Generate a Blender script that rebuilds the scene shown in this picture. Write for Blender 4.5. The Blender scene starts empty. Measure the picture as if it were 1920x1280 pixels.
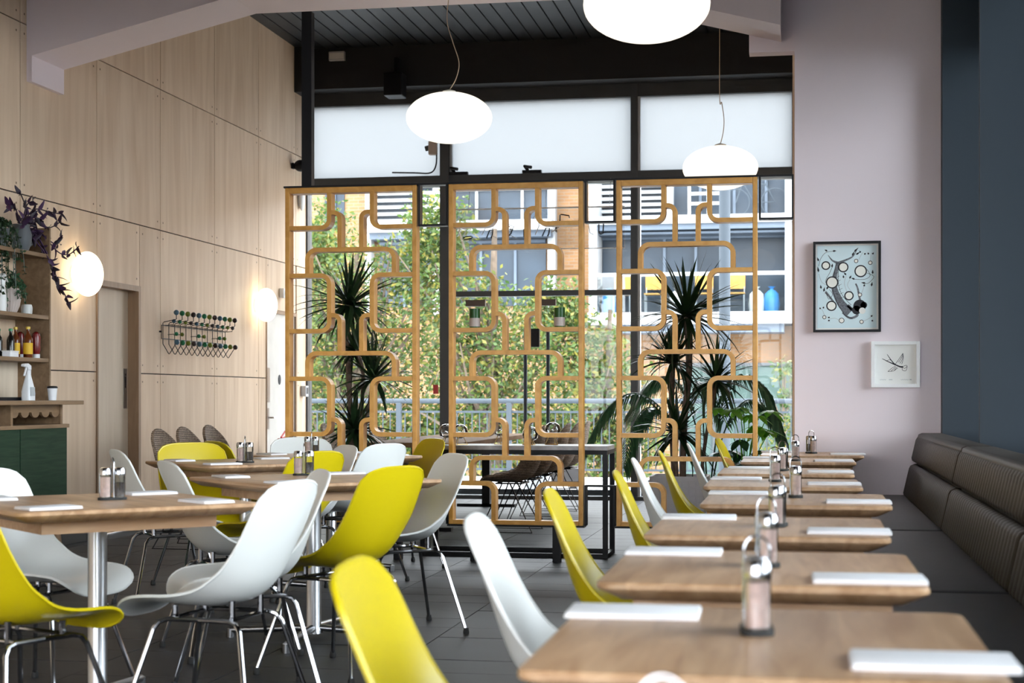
import bpy, bmesh, math, random
from mathutils import Vector, Matrix

R = math.radians
random.seed(7)
sc = bpy.context.scene
col = sc.collection

# ------------------------------------------------------------------ camera
cd = bpy.data.cameras.new('camera')
cam = bpy.data.objects.new('camera', cd)
col.objects.link(cam)
cd.sensor_width = 36.0
cd.lens = 36.0 * 3000 / 1920
cd.shift_y = 105 / 1920
cd.clip_end = 300
cam.location = (0, 0, 1.11)
cam.rotation_euler = (R(90), 0, R(10.2225))
cd.dof.use_dof = True
cd.dof.focus_distance = 10.3
cd.dof.aperture_fstop = 5.0
sc.camera = cam

# ------------------------------------------------------------------ world, lights, exposure
w = bpy.data.worlds.new('overcast_sky')
sc.world = w
w.use_nodes = True
wn = w.node_tree
bg = wn.nodes['Background']
tc = wn.nodes.new('ShaderNodeTexCoord')
nz = wn.nodes.new('ShaderNodeTexNoise')
nz.inputs['Scale'].default_value = 2.0
cr = wn.nodes.new('ShaderNodeValToRGB')
cr.color_ramp.elements[0].color = (.80, .87, .96, 1)
cr.color_ramp.elements[1].color = (.95, .98, 1.0, 1)
wn.links.new(tc.outputs['Generated'], nz.inputs['Vector'])
wn.links.new(nz.outputs['Fac'], cr.inputs['Fac'])
wn.links.new(cr.outputs['Color'], bg.inputs['Color'])
bg.inputs['Strength'].default_value = 6.0


sc.view_settings.view_transform = 'Standard'
sc.view_settings.look = 'None'
sc.view_settings.gamma = 1
sc.view_settings.use_curve_mapping = False
sc.view_settings.exposure = 1.22
sc.cycles.use_denoising = True
sc.cycles.max_bounces = 6
sc.cycles.diffuse_bounces = 4
sc.cycles.glossy_bounces = 3
sc.cycles.use_adaptive_sampling = True
sc.cycles.adaptive_threshold = .03
sc.cycles.transparent_max_bounces = 12
sc.cycles.caustics_reflective = False
sc.cycles.caustics_refractive = False
sc.cycles.sample_clamp_indirect = 6


# ------------------------------------------------------------------ mesh helpers
class MB:
    def __init__(s):
        s.v = []
        s.f = []

    def add(s, vs, fs):
        o = len(s.v)
        s.v += [tuple(v) for v in vs]
        s.f += [tuple(i + o for i in f) for f in fs]
        return s

    def box(s, x0, x1, y0, y1, z0, z1):
        vs = [(x, y, z) for z in (z0, z1) for y in (y0, y1) for x in (x0, x1)]
        fs = [(0, 2, 3, 1), (4, 5, 7, 6), (0, 1, 5, 4), (2, 6, 7, 3), (0, 4, 6, 2), (1, 3, 7, 5)]
        return s.add(vs, fs)

    def tube(s, pts, r, n=8):
        pts = [Vector(p) for p in pts]
        m = len(pts)
        rs = r if isinstance(r, (list, tuple)) else [r] * m
        t0 = (pts[1] - pts[0]).normalized()
        nrm = t0.orthogonal().normalized()
        vs = []
        for i, p in enumerate(pts):
            if i == 0:
                t = t0
            elif i == m - 1:
                t = (pts[i] - pts[i - 1]).normalized()
            else:
                t = (pts[i + 1] - pts[i - 1]).normalized()
            nrm = (nrm - t * nrm.dot(t)).normalized()
            b = t.cross(nrm)
            for k in range(n):
                a = 2 * math.pi * k / n
                vs.append(p + (nrm * math.cos(a) + b * math.sin(a)) * rs[i])
        fs = []
        for i in range(m - 1):
            for k in range(n):
                k2 = (k + 1) % n
                fs.append((i * n + k, i * n + k2, (i + 1) * n + k2, (i + 1) * n + k))
        fs.append(tuple(range(n - 1, -1, -1)))
        fs.append(tuple((m - 1) * n + k for k in range(n)))
        return s.add(vs, fs)

    def lathe(s, prof, n=20, c=(0, 0, 0)):
        vs, fs = [], []
        for r, z in prof:
            for k in range(n):
                a = 2 * math.pi * k / n
                vs.append((c[0] + r * math.cos(a), c[1] + r * math.sin(a), c[2] + z))
        for i in range(len(prof) - 1):
            for k in range(n):
                k2 = (k + 1) % n
                fs.append((i * n + k, i * n + k2, (i + 1) * n + k2, (i + 1) * n + k))
        fs.append(tuple(range(n - 1, -1, -1)))
        fs.append(tuple((len(prof) - 1) * n + k for k in range(n)))
        return s.add(vs, fs)

    def ell(s, c, rx, ry, rz, n=16, m=10):
        prof = [(max(1e-4, math.sin(math.pi * i / m)), -math.cos(math.pi * i / m)) for i in range(m + 1)]
        t = MB().lathe(prof, n)
        return s.add([(c[0] + x * rx, c[1] + y * ry, c[2] + z * rz) for x, y, z in t.v], t.f)

    def ribbon(s, path, th, y0, y1):
        """rectangular section swept along a path in the XZ plane"""
        P = [Vector((p[0], p[1])) for p in path]
        L, Rr = [], []
        for i, p in enumerate(P):
            if i == 0:
                d = (P[1] - P[0]).normalized(); k = 1
            elif i == len(P) - 1:
                d = (P[i] - P[i - 1]).normalized(); k = 1
            else:
                a = (P[i] - P[i - 1]).normalized(); b = (P[i + 1] - P[i]).normalized()
                d = (a + b).normalized(); k = 1 / max(.4, d.dot(a))
            nn = Vector((-d.y, d.x)) * th / 2 * k
            L.append(p + nn); Rr.append(p - nn)
        n = len(P)
        vs = []
        for a, b in zip(L, Rr):
            vs += [(a.x, y0, a.y), (b.x, y0, b.y), (b.x, y1, b.y), (a.x, y1, a.y)]
        fs = []
        for i in range(n - 1):
            o, q = 4 * i, 4 * i + 4
            for k in range(4):
                k2 = (k + 1) % 4
                fs.append((o + k, q + k, q + k2, o + k2))
        fs.append((0, 1, 2, 3))
        e = 4 * (n - 1)
        fs.append((e + 3, e + 2, e + 1, e))
        return s.add(vs, fs)

    def loops(s, loops, cap=True):
        n = len(loops[0])
        vs = [p for l in loops for p in l]
        fs = []
        for i in range(len(loops) - 1):
            for k in range(n):
                k2 = (k + 1) % n
                fs.append((i * n + k, i * n + k2, (i + 1) * n + k2, (i + 1) * n + k))
        if cap:
            fs.append(tuple(range(n - 1, -1, -1)))
            fs.append(tuple((len(loops) - 1) * n + k for k in range(n)))
        return s.add(vs, fs)

    def poly(s, pts):
        return s.add(pts, [tuple(range(len(pts)))])

    def prism(s, pts, axis, a0, a1):
        """polygon in the plane normal to axis, extruded a0..a1"""
        def mk(p, a):
            if axis == 'y': return (p[0], a, p[1])
            if axis == 'x': return (a, p[0], p[1])
            return (p[0], p[1], a)
        n = len(pts)
        vs = [mk(p, a0) for p in pts] + [mk(p, a1) for p in pts]
        fs = [tuple(range(n)), tuple(range(2 * n - 1, n - 1, -1))]
        fs += [(i, i + n, (i + 1) % n + n, (i + 1) % n) for i in range(n)]
        return s.add(vs, fs)

    def xf(s, M):
        s.v = [tuple(M @ Vector(v)) for v in s.v]
        return s

    def mesh(s, name, mat, smooth=False, angle=40):
        me = bpy.data.meshes.new(name)
        me.from_pydata(s.v, [], s.f)
        bm = bmesh.new(); bm.from_mesh(me)
        bmesh.ops.recalc_face_normals(bm, faces=bm.faces)
        bm.to_mesh(me); bm.free()
        if smooth:
            me.polygons.foreach_set('use_smooth', [True] * len(me.polygons))
            me.set_sharp_from_angle(angle=R(angle))
        me.materials.append(mat)
        return me

    def build(s, name, mat, parent=None, smooth=False, bevel=0, angle=40):
        o = bpy.data.objects.new(name, s.mesh(name, mat, smooth, angle))
        col.objects.link(o)
        if parent: o.parent = parent
        if bevel:
            b = o.modifiers.new('bevel', 'BEVEL')
            b.width = bevel; b.segments = 2; b.limit_method = 'ANGLE'
        return o


def inst(name, me, parent=None, loc=(0, 0, 0), rot=(0, 0, 0), scale=(1, 1, 1), M=None):
    o = bpy.data.objects.new(name, me)
    col.objects.link(o)
    if parent: o.parent = parent
    if M is not None:
        o.matrix_local = M
    else:
        o.location, o.rotation_euler, o.scale = loc, rot, scale
    return o


def tag(o, label=None, cat=None, group=None, kind=None):
    if label: o['label'] = label
    if cat: o['category'] = cat
    if group: o['group'] = group
    if kind: o['kind'] = kind
    return o


def empty(name, loc=(0, 0, 0), rz=0):
    o = bpy.data.objects.new(name, None)
    o.empty_display_size = .1
    col.objects.link(o)
    o.location = loc
    o.rotation_euler = (0, 0, rz)
    return o


def copy_tree(o, parent=None):
    c = o.copy()
    col.objects.link(c)
    c.parent = parent
    for ch in list(o.children):
        copy_tree(ch, c)
    return c


def catmull(P, n):
    out = []
    for i in range(len(P) - 1):
        p0, p1, p2, p3 = P[max(0, i - 1)], P[i], P[i + 1], P[min(len(P) - 1, i + 2)]
        for k in range(n):
            t = k / n
            out.append(tuple(.5 * ((2 * b) + (c - a) * t + (2 * a - 5 * b + 4 * c - d) * t * t + (3 * b - a - 3 * c + d) * t ** 3) for a, b, c, d in zip(p0, p1, p2, p3)))
    out.append(tuple(P[-1]))
    return out


def arc(cx, cz, r, a0, a1, n=6):
    return [(cx + r * math.cos(R(a0 + (a1 - a0) * i / n)), cz + r * math.sin(R(a0 + (a1 - a0) * i / n))) for i in range(n + 1)]


def rrect(x0, x1, y0, y1, r, z, n=5):
    p = []
    for cx, cy, a in ((x1 - r, y1 - r, 0), (x0 + r, y1 - r, 90), (x0 + r, y0 + r, 180), (x1 - r, y0 + r, 270)):
        p += [(q[0], q[1], z) for q in arc(cx, cy, r, a, a + 90, n)]
    return p


# ------------------------------------------------------------------ materials
def nodes(name):
    m = bpy.data.materials.new(name)
    m.use_nodes = True
    t = m.node_tree
    return m, t, t.nodes['Principled BSDF'], t.nodes['Material Output']


def setp(b, rough=None, metal=None, spec=None, coat=None):
    if rough is not None: b.inputs['Roughness'].default_value = rough
    if metal is not None: b.inputs['Metallic'].default_value = metal
    if spec is not None: b.inputs['Specular IOR Level'].default_value = spec
    if coat is not None: b.inputs['Coat Weight'].default_value = coat


def plain(name, c, rough=.5, metal=0, var=.06, scale=6, spec=.5, bump=0, coat=0):
    m, t, b, o = nodes(name)
    n = t.nodes.new('ShaderNodeTexNoise'); n.inputs['Scale'].default_value = scale; n.inputs['Detail'].default_value = 4
    co = t.nodes.new('ShaderNodeTexCoord'); t.links.new(co.outputs['Object'], n.inputs['Vector'])
    r = t.nodes.new('ShaderNodeValToRGB')
    r.color_ramp.elements[0].position = .3; r.color_ramp.elements[1].position = .7
    r.color_ramp.elements[0].color = tuple(x * (1 - var) for x in c) + (1,)
    r.color_ramp.elements[1].color = tuple(min(1, x * (1 + var)) for x in c) + (1,)
    t.links.new(n.outputs['Fac'], r.inputs['Fac'])
    t.links.new(r.outputs['Color'], b.inputs['Base Color'])
    setp(b, rough, metal, spec, coat)
    if bump:
        bp = t.nodes.new('ShaderNodeBump'); bp.inputs['Strength'].default_value = bump
        bp.inputs['Distance'].default_value = .01
        n2 = t.nodes.new('ShaderNodeTexNoise'); n2.inputs['Scale'].default_value = scale * 8
        t.links.new(co.outputs['Object'], n2.inputs['Vector'])
        t.links.new(n2.outputs['Fac'], bp.inputs['Height']); t.links.new(bp.outputs['Normal'], b.inputs['Normal'])
    return m


def wood(name, c1, c2, stretch=(1, 1, 1), scale=6, rough=.45, rnd=.12, strips=None, spec=.4, dark=None):
    """streaky grain; stretch small along the grain axis; strips = (axis index, width) for glued staves"""
    m, t, b, o = nodes(name)
    co = t.nodes.new('ShaderNodeTexCoord')
    oi = t.nodes.new('ShaderNodeObjectInfo')
    ad = t.nodes.new('ShaderNodeVectorMath'); ad.operation = 'ADD'
    sc_ = t.nodes.new('ShaderNodeVectorMath'); sc_.operation = 'SCALE'; sc_.inputs['Scale'].default_value = 37
    cx = t.nodes.new('ShaderNodeCombineXYZ')
    for k in range(3): t.links.new(oi.outputs['Random'], cx.inputs[k])
    t.links.new(cx.outputs[0], sc_.inputs[0])
    t.links.new(co.outputs['Object'], ad.inputs[0]); t.links.new(sc_.outputs[0], ad.inputs[1])
    mp = t.nodes.new('ShaderNodeMapping'); mp.inputs['Scale'].default_value = stretch
    t.links.new(ad.outputs[0], mp.inputs['Vector'])
    n = t.nodes.new('ShaderNodeTexNoise'); n.inputs['Scale'].default_value = scale; n.inputs['Detail'].default_value = 6
    n.inputs['Distortion'].default_value = .8
    t.links.new(mp.outputs[0], n.inputs['Vector'])
    r = t.nodes.new('ShaderNodeValToRGB')
    r.color_ramp.elements[0].position = .32; r.color_ramp.elements[1].position = .68
    r.color_ramp.elements[0].color = c1 + (1,); r.color_ramp.elements[1].color = c2 + (1,)
    if dark:
        e = r.color_ramp.elements.new(.12); e.color = dark + (1,)
    t.links.new(n.outputs['Fac'], r.inputs['Fac'])
    hs = t.nodes.new('ShaderNodeHueSaturation')
    ma = t.nodes.new('ShaderNodeMath'); ma.operation = 'MULTIPLY_ADD'
    ma.inputs[1].default_value = rnd * 2; ma.inputs[2].default_value = 1 - rnd
    if strips:
        sx = t.nodes.new('ShaderNodeSeparateXYZ'); t.links.new(ad.outputs[0], sx.inputs[0])
        dv = t.nodes.new('ShaderNodeMath'); dv.operation = 'DIVIDE'; dv.inputs[1].default_value = strips[1]
        t.links.new(sx.outputs[strips[0]], dv.inputs[0])
        fl = t.nodes.new('ShaderNodeMath'); fl.operation = 'FLOOR'; t.links.new(dv.outputs[0], fl.inputs[0])
        wn_ = t.nodes.new('ShaderNodeTexWhiteNoise'); wn_.noise_dimensions = '1D'
        t.links.new(fl.outputs[0], wn_.inputs['W']); t.links.new(wn_.outputs['Value'], ma.inputs[0])
    else:
        t.links.new(oi.outputs['Random'], ma.inputs[0])
    t.links.new(ma.outputs[0], hs.inputs['Value'])
    t.links.new(r.outputs['Color'], hs.inputs['Color']); t.links.new(hs.outputs['Color'], b.inputs['Base Color'])
    setp(b, rough, 0, spec)
    return m


def emit(name, c, s):
    m, t, b, o = nodes(name)
    t.nodes.remove(b)
    e = t.nodes.new('ShaderNodeEmission'); e.inputs['Strength'].default_value = s
    lw = t.nodes.new('ShaderNodeTexNoise'); lw.inputs['Scale'].default_value = 1.5
    r = t.nodes.new('ShaderNodeValToRGB')
    r.color_ramp.elements[0].color = tuple(x * .97 for x in c) + (1,); r.color_ramp.elements[1].color = c + (1,)
    t.links.new(lw.outputs['Fac'], r.inputs['Fac']); t.links.new(r.outputs['Color'], e.inputs['Color'])
    t.links.new(e.outputs[0], o.inputs['Surface'])
    return m


def glass(name, tint, refl=.06, rough=.0):
    """thin pane: tinted see-through plus mirror reflection"""
    m, t, b, o = nodes(name)
    t.nodes.remove(b)
    tr = t.nodes.new('ShaderNodeBsdfTransparent'); tr.inputs['Color'].default_value = tint + (1,)
    gl = t.nodes.new('ShaderNodeBsdfGlossy'); gl.inputs['Roughness'].default_value = rough
    fr = t.nodes.new('ShaderNodeFresnel'); fr.inputs['IOR'].default_value = 1.45
    ma = t.nodes.new('ShaderNodeMath'); ma.operation = 'MULTIPLY'; ma.inputs[1].default_value = refl / .04
    ma.use_clamp = True
    t.links.new(fr.outputs[0], ma.inputs[0])
    mx = t.nodes.new('ShaderNodeMixShader')
    t.links.new(ma.outputs[0], mx.inputs[0]); t.links.new(tr.outputs[0], mx.inputs[1]); t.links.new(gl.outputs[0], mx.inputs[2])
    t.links.new(mx.outputs[0], o.inputs['Surface'])
    return m


def translucent(name, c, mixf=.6):
    m, t, b, o = nodes(name)
    b.inputs['Base Color'].default_value = c + (1,)
    setp(b, .9, 0, .1)
    tl = t.nodes.new('ShaderNodeBsdfTranslucent'); tl.inputs['Color'].default_value = c + (1,)
    n = t.nodes.new('ShaderNodeTexNoise'); n.inputs['Scale'].default_value = 300
    bp = t.nodes.new('ShaderNodeBump'); bp.inputs['Strength'].default_value = .05
    t.links.new(n.outputs['Fac'], bp.inputs['Height']); t.links.new(bp.outputs['Normal'], b.inputs['Normal'])
    mx = t.nodes.new('ShaderNodeMixShader'); mx.inputs[0].default_value = mixf
    t.links.new(b.outputs[0], mx.inputs[1]); t.links.new(tl.outputs[0], mx.inputs[2])
    t.links.new(mx.outputs[0], o.inputs['Surface'])
    return m


def leafmat(name, c1, c2, c3, rough=.45, trans=.35):
    m, t, b, o = nodes(name)
    g = t.nodes.new('ShaderNodeNewGeometry')
    oi = t.nodes.new('ShaderNodeObjectInfo')
    ad = t.nodes.new('ShaderNodeMath'); ad.operation = 'ADD'
    t.links.new(g.outputs['Random Per Island'], ad.inputs[0]); t.links.new(oi.outputs['Random'], ad.inputs[1])
    fr = t.nodes.new('ShaderNodeMath'); fr.operation = 'FRACT'; t.links.new(ad.outputs[0], fr.inputs[0])
    r = t.nodes.new('ShaderNodeValToRGB')
    r.color_ramp.elements[0].color = c1 + (1,); r.color_ramp.elements[1].color = c3 + (1,)
    e = r.color_ramp.elements.new(.6); e.color = c2 + (1,)
    t.links.new(fr.outputs[0], r.inputs['Fac']); t.links.new(r.outputs['Color'], b.inputs['Base Color'])
    setp(b, rough, 0, .5)
    tl = t.nodes.new('ShaderNodeBsdfTranslucent'); t.links.new(r.outputs['Color'], tl.inputs['Color'])
    mx = t.nodes.new('ShaderNodeMixShader'); mx.inputs[0].default_value = trans
    t.links.new(b.outputs[0], mx.inputs[1]); t.links.new(tl.outputs[0], mx.inputs[2])
    t.links.new(mx.outputs[0], o.inputs['Surface'])
    return m


def brickmat(name, c1, c2, mortar):
    m, t, b, o = nodes(name)
    co = t.nodes.new('ShaderNodeTexCoord')
    sx = t.nodes.new('ShaderNodeSeparateXYZ'); cx = t.nodes.new('ShaderNodeCombineXYZ')
    t.links.new(co.outputs['Object'], sx.inputs[0])
    t.links.new(sx.outputs[0], cx.inputs[0]); t.links.new(sx.outputs[2], cx.inputs[1])
    br = t.nodes.new('ShaderNodeTexBrick')
    br.inputs['Color1'].default_value = c1 + (1,); br.inputs['Color2'].default_value = c2 + (1,)
    br.inputs['Mortar'].default_value = mortar + (1,)
    br.inputs['Scale'].default_value = 1; br.inputs['Brick Width'].default_value = .225
    br.inputs['Row Height'].default_value = .075; br.inputs['Mortar Size'].default_value = .008
    t.links.new(cx.outputs[0], br.inputs['Vector'])
    n = t.nodes.new('ShaderNodeTexNoise'); n.inputs['Scale'].default_value = .9
    t.links.new(co.outputs['Object'], n.inputs['Vector'])
    hs = t.nodes.new('ShaderNodeHueSaturation')
    ma = t.nodes.new('ShaderNodeMath'); ma.operation = 'MULTIPLY_ADD'; ma.inputs[1].default_value = .7; ma.inputs[2].default_value = .65
    t.links.new(n.outputs['Fac'], ma.inputs[0]); t.links.new(ma.outputs[0], hs.inputs['Value'])
    t.links.new(br.outputs['Color'], hs.inputs['Color']); t.links.new(hs.outputs['Color'], b.inputs['Base Color'])
    setp(b, .85)
    return m


def rattanmat(name, c1, c2):
    m, t, b, o = nodes(name)
    co = t.nodes.new('ShaderNodeTexCoord')
    wv = t.nodes.new('ShaderNodeTexWave'); wv.wave_type = 'BANDS'; wv.bands_direction = 'Z'
    wv.inputs['Scale'].default_value = 22; wv.inputs['Distortion'].default_value = 3; wv.inputs['Detail'].default_value = 2
    wv.inputs['Detail Scale'].default_value = 6
    t.links.new(co.outputs['Object'], wv.inputs['Vector'])
    n = t.nodes.new('ShaderNodeTexNoise'); n.inputs['Scale'].default_value = 45
    t.links.new(co.outputs['Object'], n.inputs['Vector'])
    mu = t.nodes.new('ShaderNodeMath'); mu.operation = 'MULTIPLY'
    t.links.new(wv.outputs['Fac'], mu.inputs[0]); t.links.new(n.outputs['Fac'], mu.inputs[1])
    r = t.nodes.new('ShaderNodeValToRGB')
    r.color_ramp.elements[0].position = .08; r.color_ramp.elements[1].position = .5
    r.color_ramp.elements[0].color = c1 + (1,); r.color_ramp.elements[1].color = c2 + (1,)
    t.links.new(mu.outputs[0], r.inputs['Fac']); t.links.new(r.outputs['Color'], b.inputs['Base Color'])
    bp = t.nodes.new('ShaderNodeBump'); bp.inputs['Strength'].default_value = .8; bp.inputs['Distance'].default_value = .01
    t.links.new(mu.outputs[0], bp.inputs['Height']); t.links.new(bp.outputs['Normal'], b.inputs['Normal'])
    setp(b, .7)
    return m


K = {}
K['oak'] = wood('oak_top', (.34, .19, .095), (.52, .33, .19), (5, .6, 5), 5, .38, .13, (0, .115))
K['oak_edge'] = wood('oak_apron', (.30, .165, .085), (.40, .25, .14), (.6, 5, 5), 5, .5, .1)
K['ply'] = wood('birch_plywood', (.65, .475, .325), (.77, .60, .44), (5, 5, .5), 1.5, .55, .05, None, .25, (.50, .35, .22))
K['ply_door'] = wood('birch_door', (.62, .51, .39), (.72, .61, .48), (5, 5, .5), 1.5, .5, .03, None, .3)
K['bent'] = wood('bent_beech', (.55, .255, .042), (.68, .345, .075), (2, 6, 2), 6, .4, .06)
K['shelf'] = wood('dark_oak_shelf', (.15, .088, .044), (.22, .138, .075), (5, .6, 5), 5, .5, .08)
K['walnut'] = wood('long_table_walnut', (.16, .085, .04), (.25, .145, .075), (5, .6, 5), 5, .75, .05, None, .12)
K['joint'] = plain('joint_black', (.02, .017, .015), .9)
K['white_shell'] = plain('white_plastic', (.72, .725, .70), .32, 0, .02, 2)
K['yellow_shell'] = plain('mustard_plastic', (.52, .405, .003), .32, 0, .03, 2)
K['chrome'] = plain('chrome', (.36, .36, .375), .12, 1, .02)
K['steel'] = plain('brushed_steel', (.38, .385, .40), .28, 1, .05)
K['black'] = plain('black_metal', (.008, .008, .010), .45, 0, .1, 6, .2)
K['rubber'] = plain('black_rubber', (.01, .01, .01), .7)
K['alu'] = plain('dark_grey_frame', (.045, .05, .055), .45, 0, .08)
K['pink'] = plain('pale_pink_paint', (.80, .705, .74), .75, 0, .015, 1.5)
K['navy'] = plain('slate_blue_paint', (.017, .030, .043), .55, 0, .03, 2)
K['deck_black'] = plain('black_ceiling_paint', (.012, .012, .013), .6, 0, .1)
K['ceil'] = plain('dark_ceiling_paint', (.06, .055, .052), .9)
K['tile'] = plain('charcoal_floor_tile', (.026, .0265, .029), .5, 0, .15, 3, .16)
K['grout'] = plain('floor_grout', (.022, .022, .023), .9)
K['leather_back'] = plain('brown_leather', (.030, .022, .016), .5, 0, .12, 9, .4, .15)
K['leather_seat'] = plain('grey_leather', (.05, .049, .053), .45, 0, .1, 9, .4, .15)
K['napkin'] = plain('white_paper', (.79, .78, .795), .8, 0, .02, 20)
K['opal'] = emit('lit_opal_glass', (1, .90, .74), .66)
K['opal_wall'] = emit('lit_wall_globe', (1, .84, .58), 2.4)
K['cord'] = plain('pale_flex', (.55, .42, .30), .6)
K['pane'] = glass('window_glass', (.94, .95, .95), .012)
K['pane_clear'] = glass('clear_window_glass', (.92, .95, .96), .05)
K['jar'] = glass('clear_jar_glass', (.93, .95, .95), .14)
K['green_glass'] = plain('green_bottle_glass', (.012, .075, .012), .3, 0, .1, 6, .3)
K['blind'] = translucent('white_roller_blind', (.47, .485, .495), .7)
K['brick'] = brickmat('london_stock_brick', (.225, .115, .045), (.18, .088, .033), (.18, .135, .095))
K['white_paint'] = plain('white_cladding', (.32, .325, .33), .6, 0, .03)
K['bluegrey'] = plain('blue_grey_steel', (.075, .10, .135), .5)
K['ext_glass'] = plain('dark_window_glass', (.022, .032, .045), .3, 0, .5, .6, .25)
K['ext_glass2'] = plain('greenish_window_glass', (.05, .085, .075), .3, 0, .3, .5, .3)
K['rail'] = plain('grey_railing_paint', (.055, .066, .078), .75, 0, .05, 6, .12)
K['terrace'] = plain('pale_terrace_paving', (.55, .55, .54), .8, 0, .06, 2)
K['ground'] = plain('courtyard_paving', (.3, .3, .29), .9)
K['block_ground'] = plain('dark_block_ground', (.035, .035, .037), .9)  # for the added ground; dark so little light bounces up into the room
K['bark'] = plain('bark', (.10, .075, .055), .9, 0, .25, 14, .2, .5)
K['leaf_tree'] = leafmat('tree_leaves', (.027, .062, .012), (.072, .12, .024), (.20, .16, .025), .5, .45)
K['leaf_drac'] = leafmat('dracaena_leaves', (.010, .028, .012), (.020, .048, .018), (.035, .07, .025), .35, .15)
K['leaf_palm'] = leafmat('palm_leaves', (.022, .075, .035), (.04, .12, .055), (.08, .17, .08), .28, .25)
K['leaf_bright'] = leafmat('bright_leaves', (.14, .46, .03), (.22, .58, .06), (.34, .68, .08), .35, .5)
K['leaf_purple'] = leafmat('purple_leaves', (.016, .008, .016), (.028, .012, .03), (.06, .02, .08), .5, .15)
K['stem'] = plain('dracaena_stem', (.17, .125, .10), .85, 0, .3, 30, .2, .5)
K['rattan'] = rattanmat('grey_rattan', (.12, .085, .06), (.50, .38, .28))
K['marble'] = plain('grey_marble', (.30, .30, .31), .3, 0, .4, 9)
K['brass'] = plain('brass_wire', (.75, .55, .25), .3, 1)
K['white_ceramic'] = plain('white_ceramic', (.72, .72, .70), .35)
K['pinkish'] = plain('pink_salt', (.72, .50, .44), .7, 0, .15, 60)
K['pepper'] = plain('peppercorns', (.06, .045, .04), .8, 0, .5, 120)
K['green_lam'] = wood('green_stained_panel', (.011, .028, .015), (.019, .043, .024), (.6, .6, 8), 6, .6, .03, None, .12)
K['paper_blue'] = plain('pale_blue_print_paper', (.66, .80, .84), .8, 0, .03)
K['paper'] = plain('cream_paper', (.82, .82, .79), .8, 0, .02)
K['ink'] = plain('black_ink', (.012, .012, .018), .7)
K['ink_grey'] = plain('grey_ink', (.14, .15, .17), .7, 0, .5, 90)
K['ink_pale'] = plain('pale_grey_ink', (.42, .45, .46), .7)
K['cream'] = plain('cream_disc', (.86, .85, .79), .7)
K['frame_white'] = plain('white_frame_lacquer', (.80, .80, .80), .4)
K['plastic_white'] = plain('white_moulded_plastic', (.70, .72, .74), .4)
K['blue_plastic'] = plain('blue_plastic', (.05, .25, .55), .4)
K['red'] = plain('red_paint', (.55, .02, .02), .4)
K['ketchup'] = plain('ketchup_red', (.16, .01, .01), .25)
K['soy'] = plain('dark_soy_bottle', (.012, .01, .008), .15)
K['sauce'] = plain('amber_sauce', (.12, .03, .008), .15)
K['label_yellow'] = plain('yellow_label', (.72, .43, .02), .6)
K['label_white'] = plain('white_label', (.72, .72, .74), .6)
K['cap_green'] = plain('green_cap', (.02, .22, .08), .4)
K['cap_yellow'] = plain('yellow_cap', (.62, .42, .04), .4)
K['ball_blue'] = plain('slate_blue_ball', (.05, .12, .18), .3)
K['ball_green'] = plain('green_ball', (.01, .17, .07), .3)
K['ball_olive'] = plain('olive_ball', (.16, .20, .015), .3)
K['ball_brown'] = plain('dark_brown_ball', (.025, .012, .012), .3)
K['pot_rib'] = plain('pale_pink_pottery', (.50, .42, .38), .7)
K['pot_grey'] = plain('grey_pot', (.10, .11, .12), .6)
K['planter'] = plain('white_planter', (.62, .62, .66), .5, 0, .05)
K['pot_dark'] = plain('dark_plastic_pot', (.03, .026, .026), .5)
K['soil'] = plain('soil', (.03, .022, .016), .95, 0, .4, 40)
K['acrylic'] = glass('clear_acrylic', (.93, .94, .95), .1)
K['tube_white'] = plain('pale_glass_tube', (.70, .72, .74), .3)
K['grey_box'] = plain('pale_grey_box', (.50, .52, .55), .6)
K['concrete'] = plain('plaster_wall', (.12, .11, .10), .9)
K['skirt'] = plain('black_skirting', (.015, .015, .016), .5)
K['jamb'] = wood('brown_door_jamb', (.27, .17, .10), (.36, .235, .145), (5, 5, .5), 4, .5, .04)

# ------------------------------------------------------------------ setting: shell of the room
LW, BACK = -5.45, 17.30          # left wall face, back glazing


def struct(name, mb, mat, label=None, **kw):
    return tag(mb.build(name, mat, **kw), label, None, None, 'structure')


# floor: grout bed with single tiles 0.61 x 0.31
fl = struct('floor', MB().box(-5.6, 1.1, -3.2, 17.35, -.12, -.004), K['grout'], 'dark charcoal tiled dining room floor')
TX, TY = .61, .31
tile_me = MB().box(.0025, TX - .0025, .0025, TY - .0025, -.004, 0).mesh('floor_tile', K['tile'])
rest = MB()
cnt = 0
for j in range(-27, 37):
    y0 = 6.0 + j * TY
    for i in range(-5, 6):
        x0 = -2.265 + i * TX
        if x0 + TX < LW or x0 > 1.0: continue
        if 5.3 < y0 < 14.6 and x0 < .1:
            inst('floor_tile', tile_me, fl, (x0, y0, random.uniform(-.0008, .0008))); cnt += 1
        elif y0 + TY < BACK + .05:
            rest.box(x0 + .0025, x0 + TX - .0025, y0 + .0025, y0 + TY - .0025, -.004, 0)
tag(rest.build('floor_tile_field', K['tile'], fl), kind='stuff')

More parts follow.
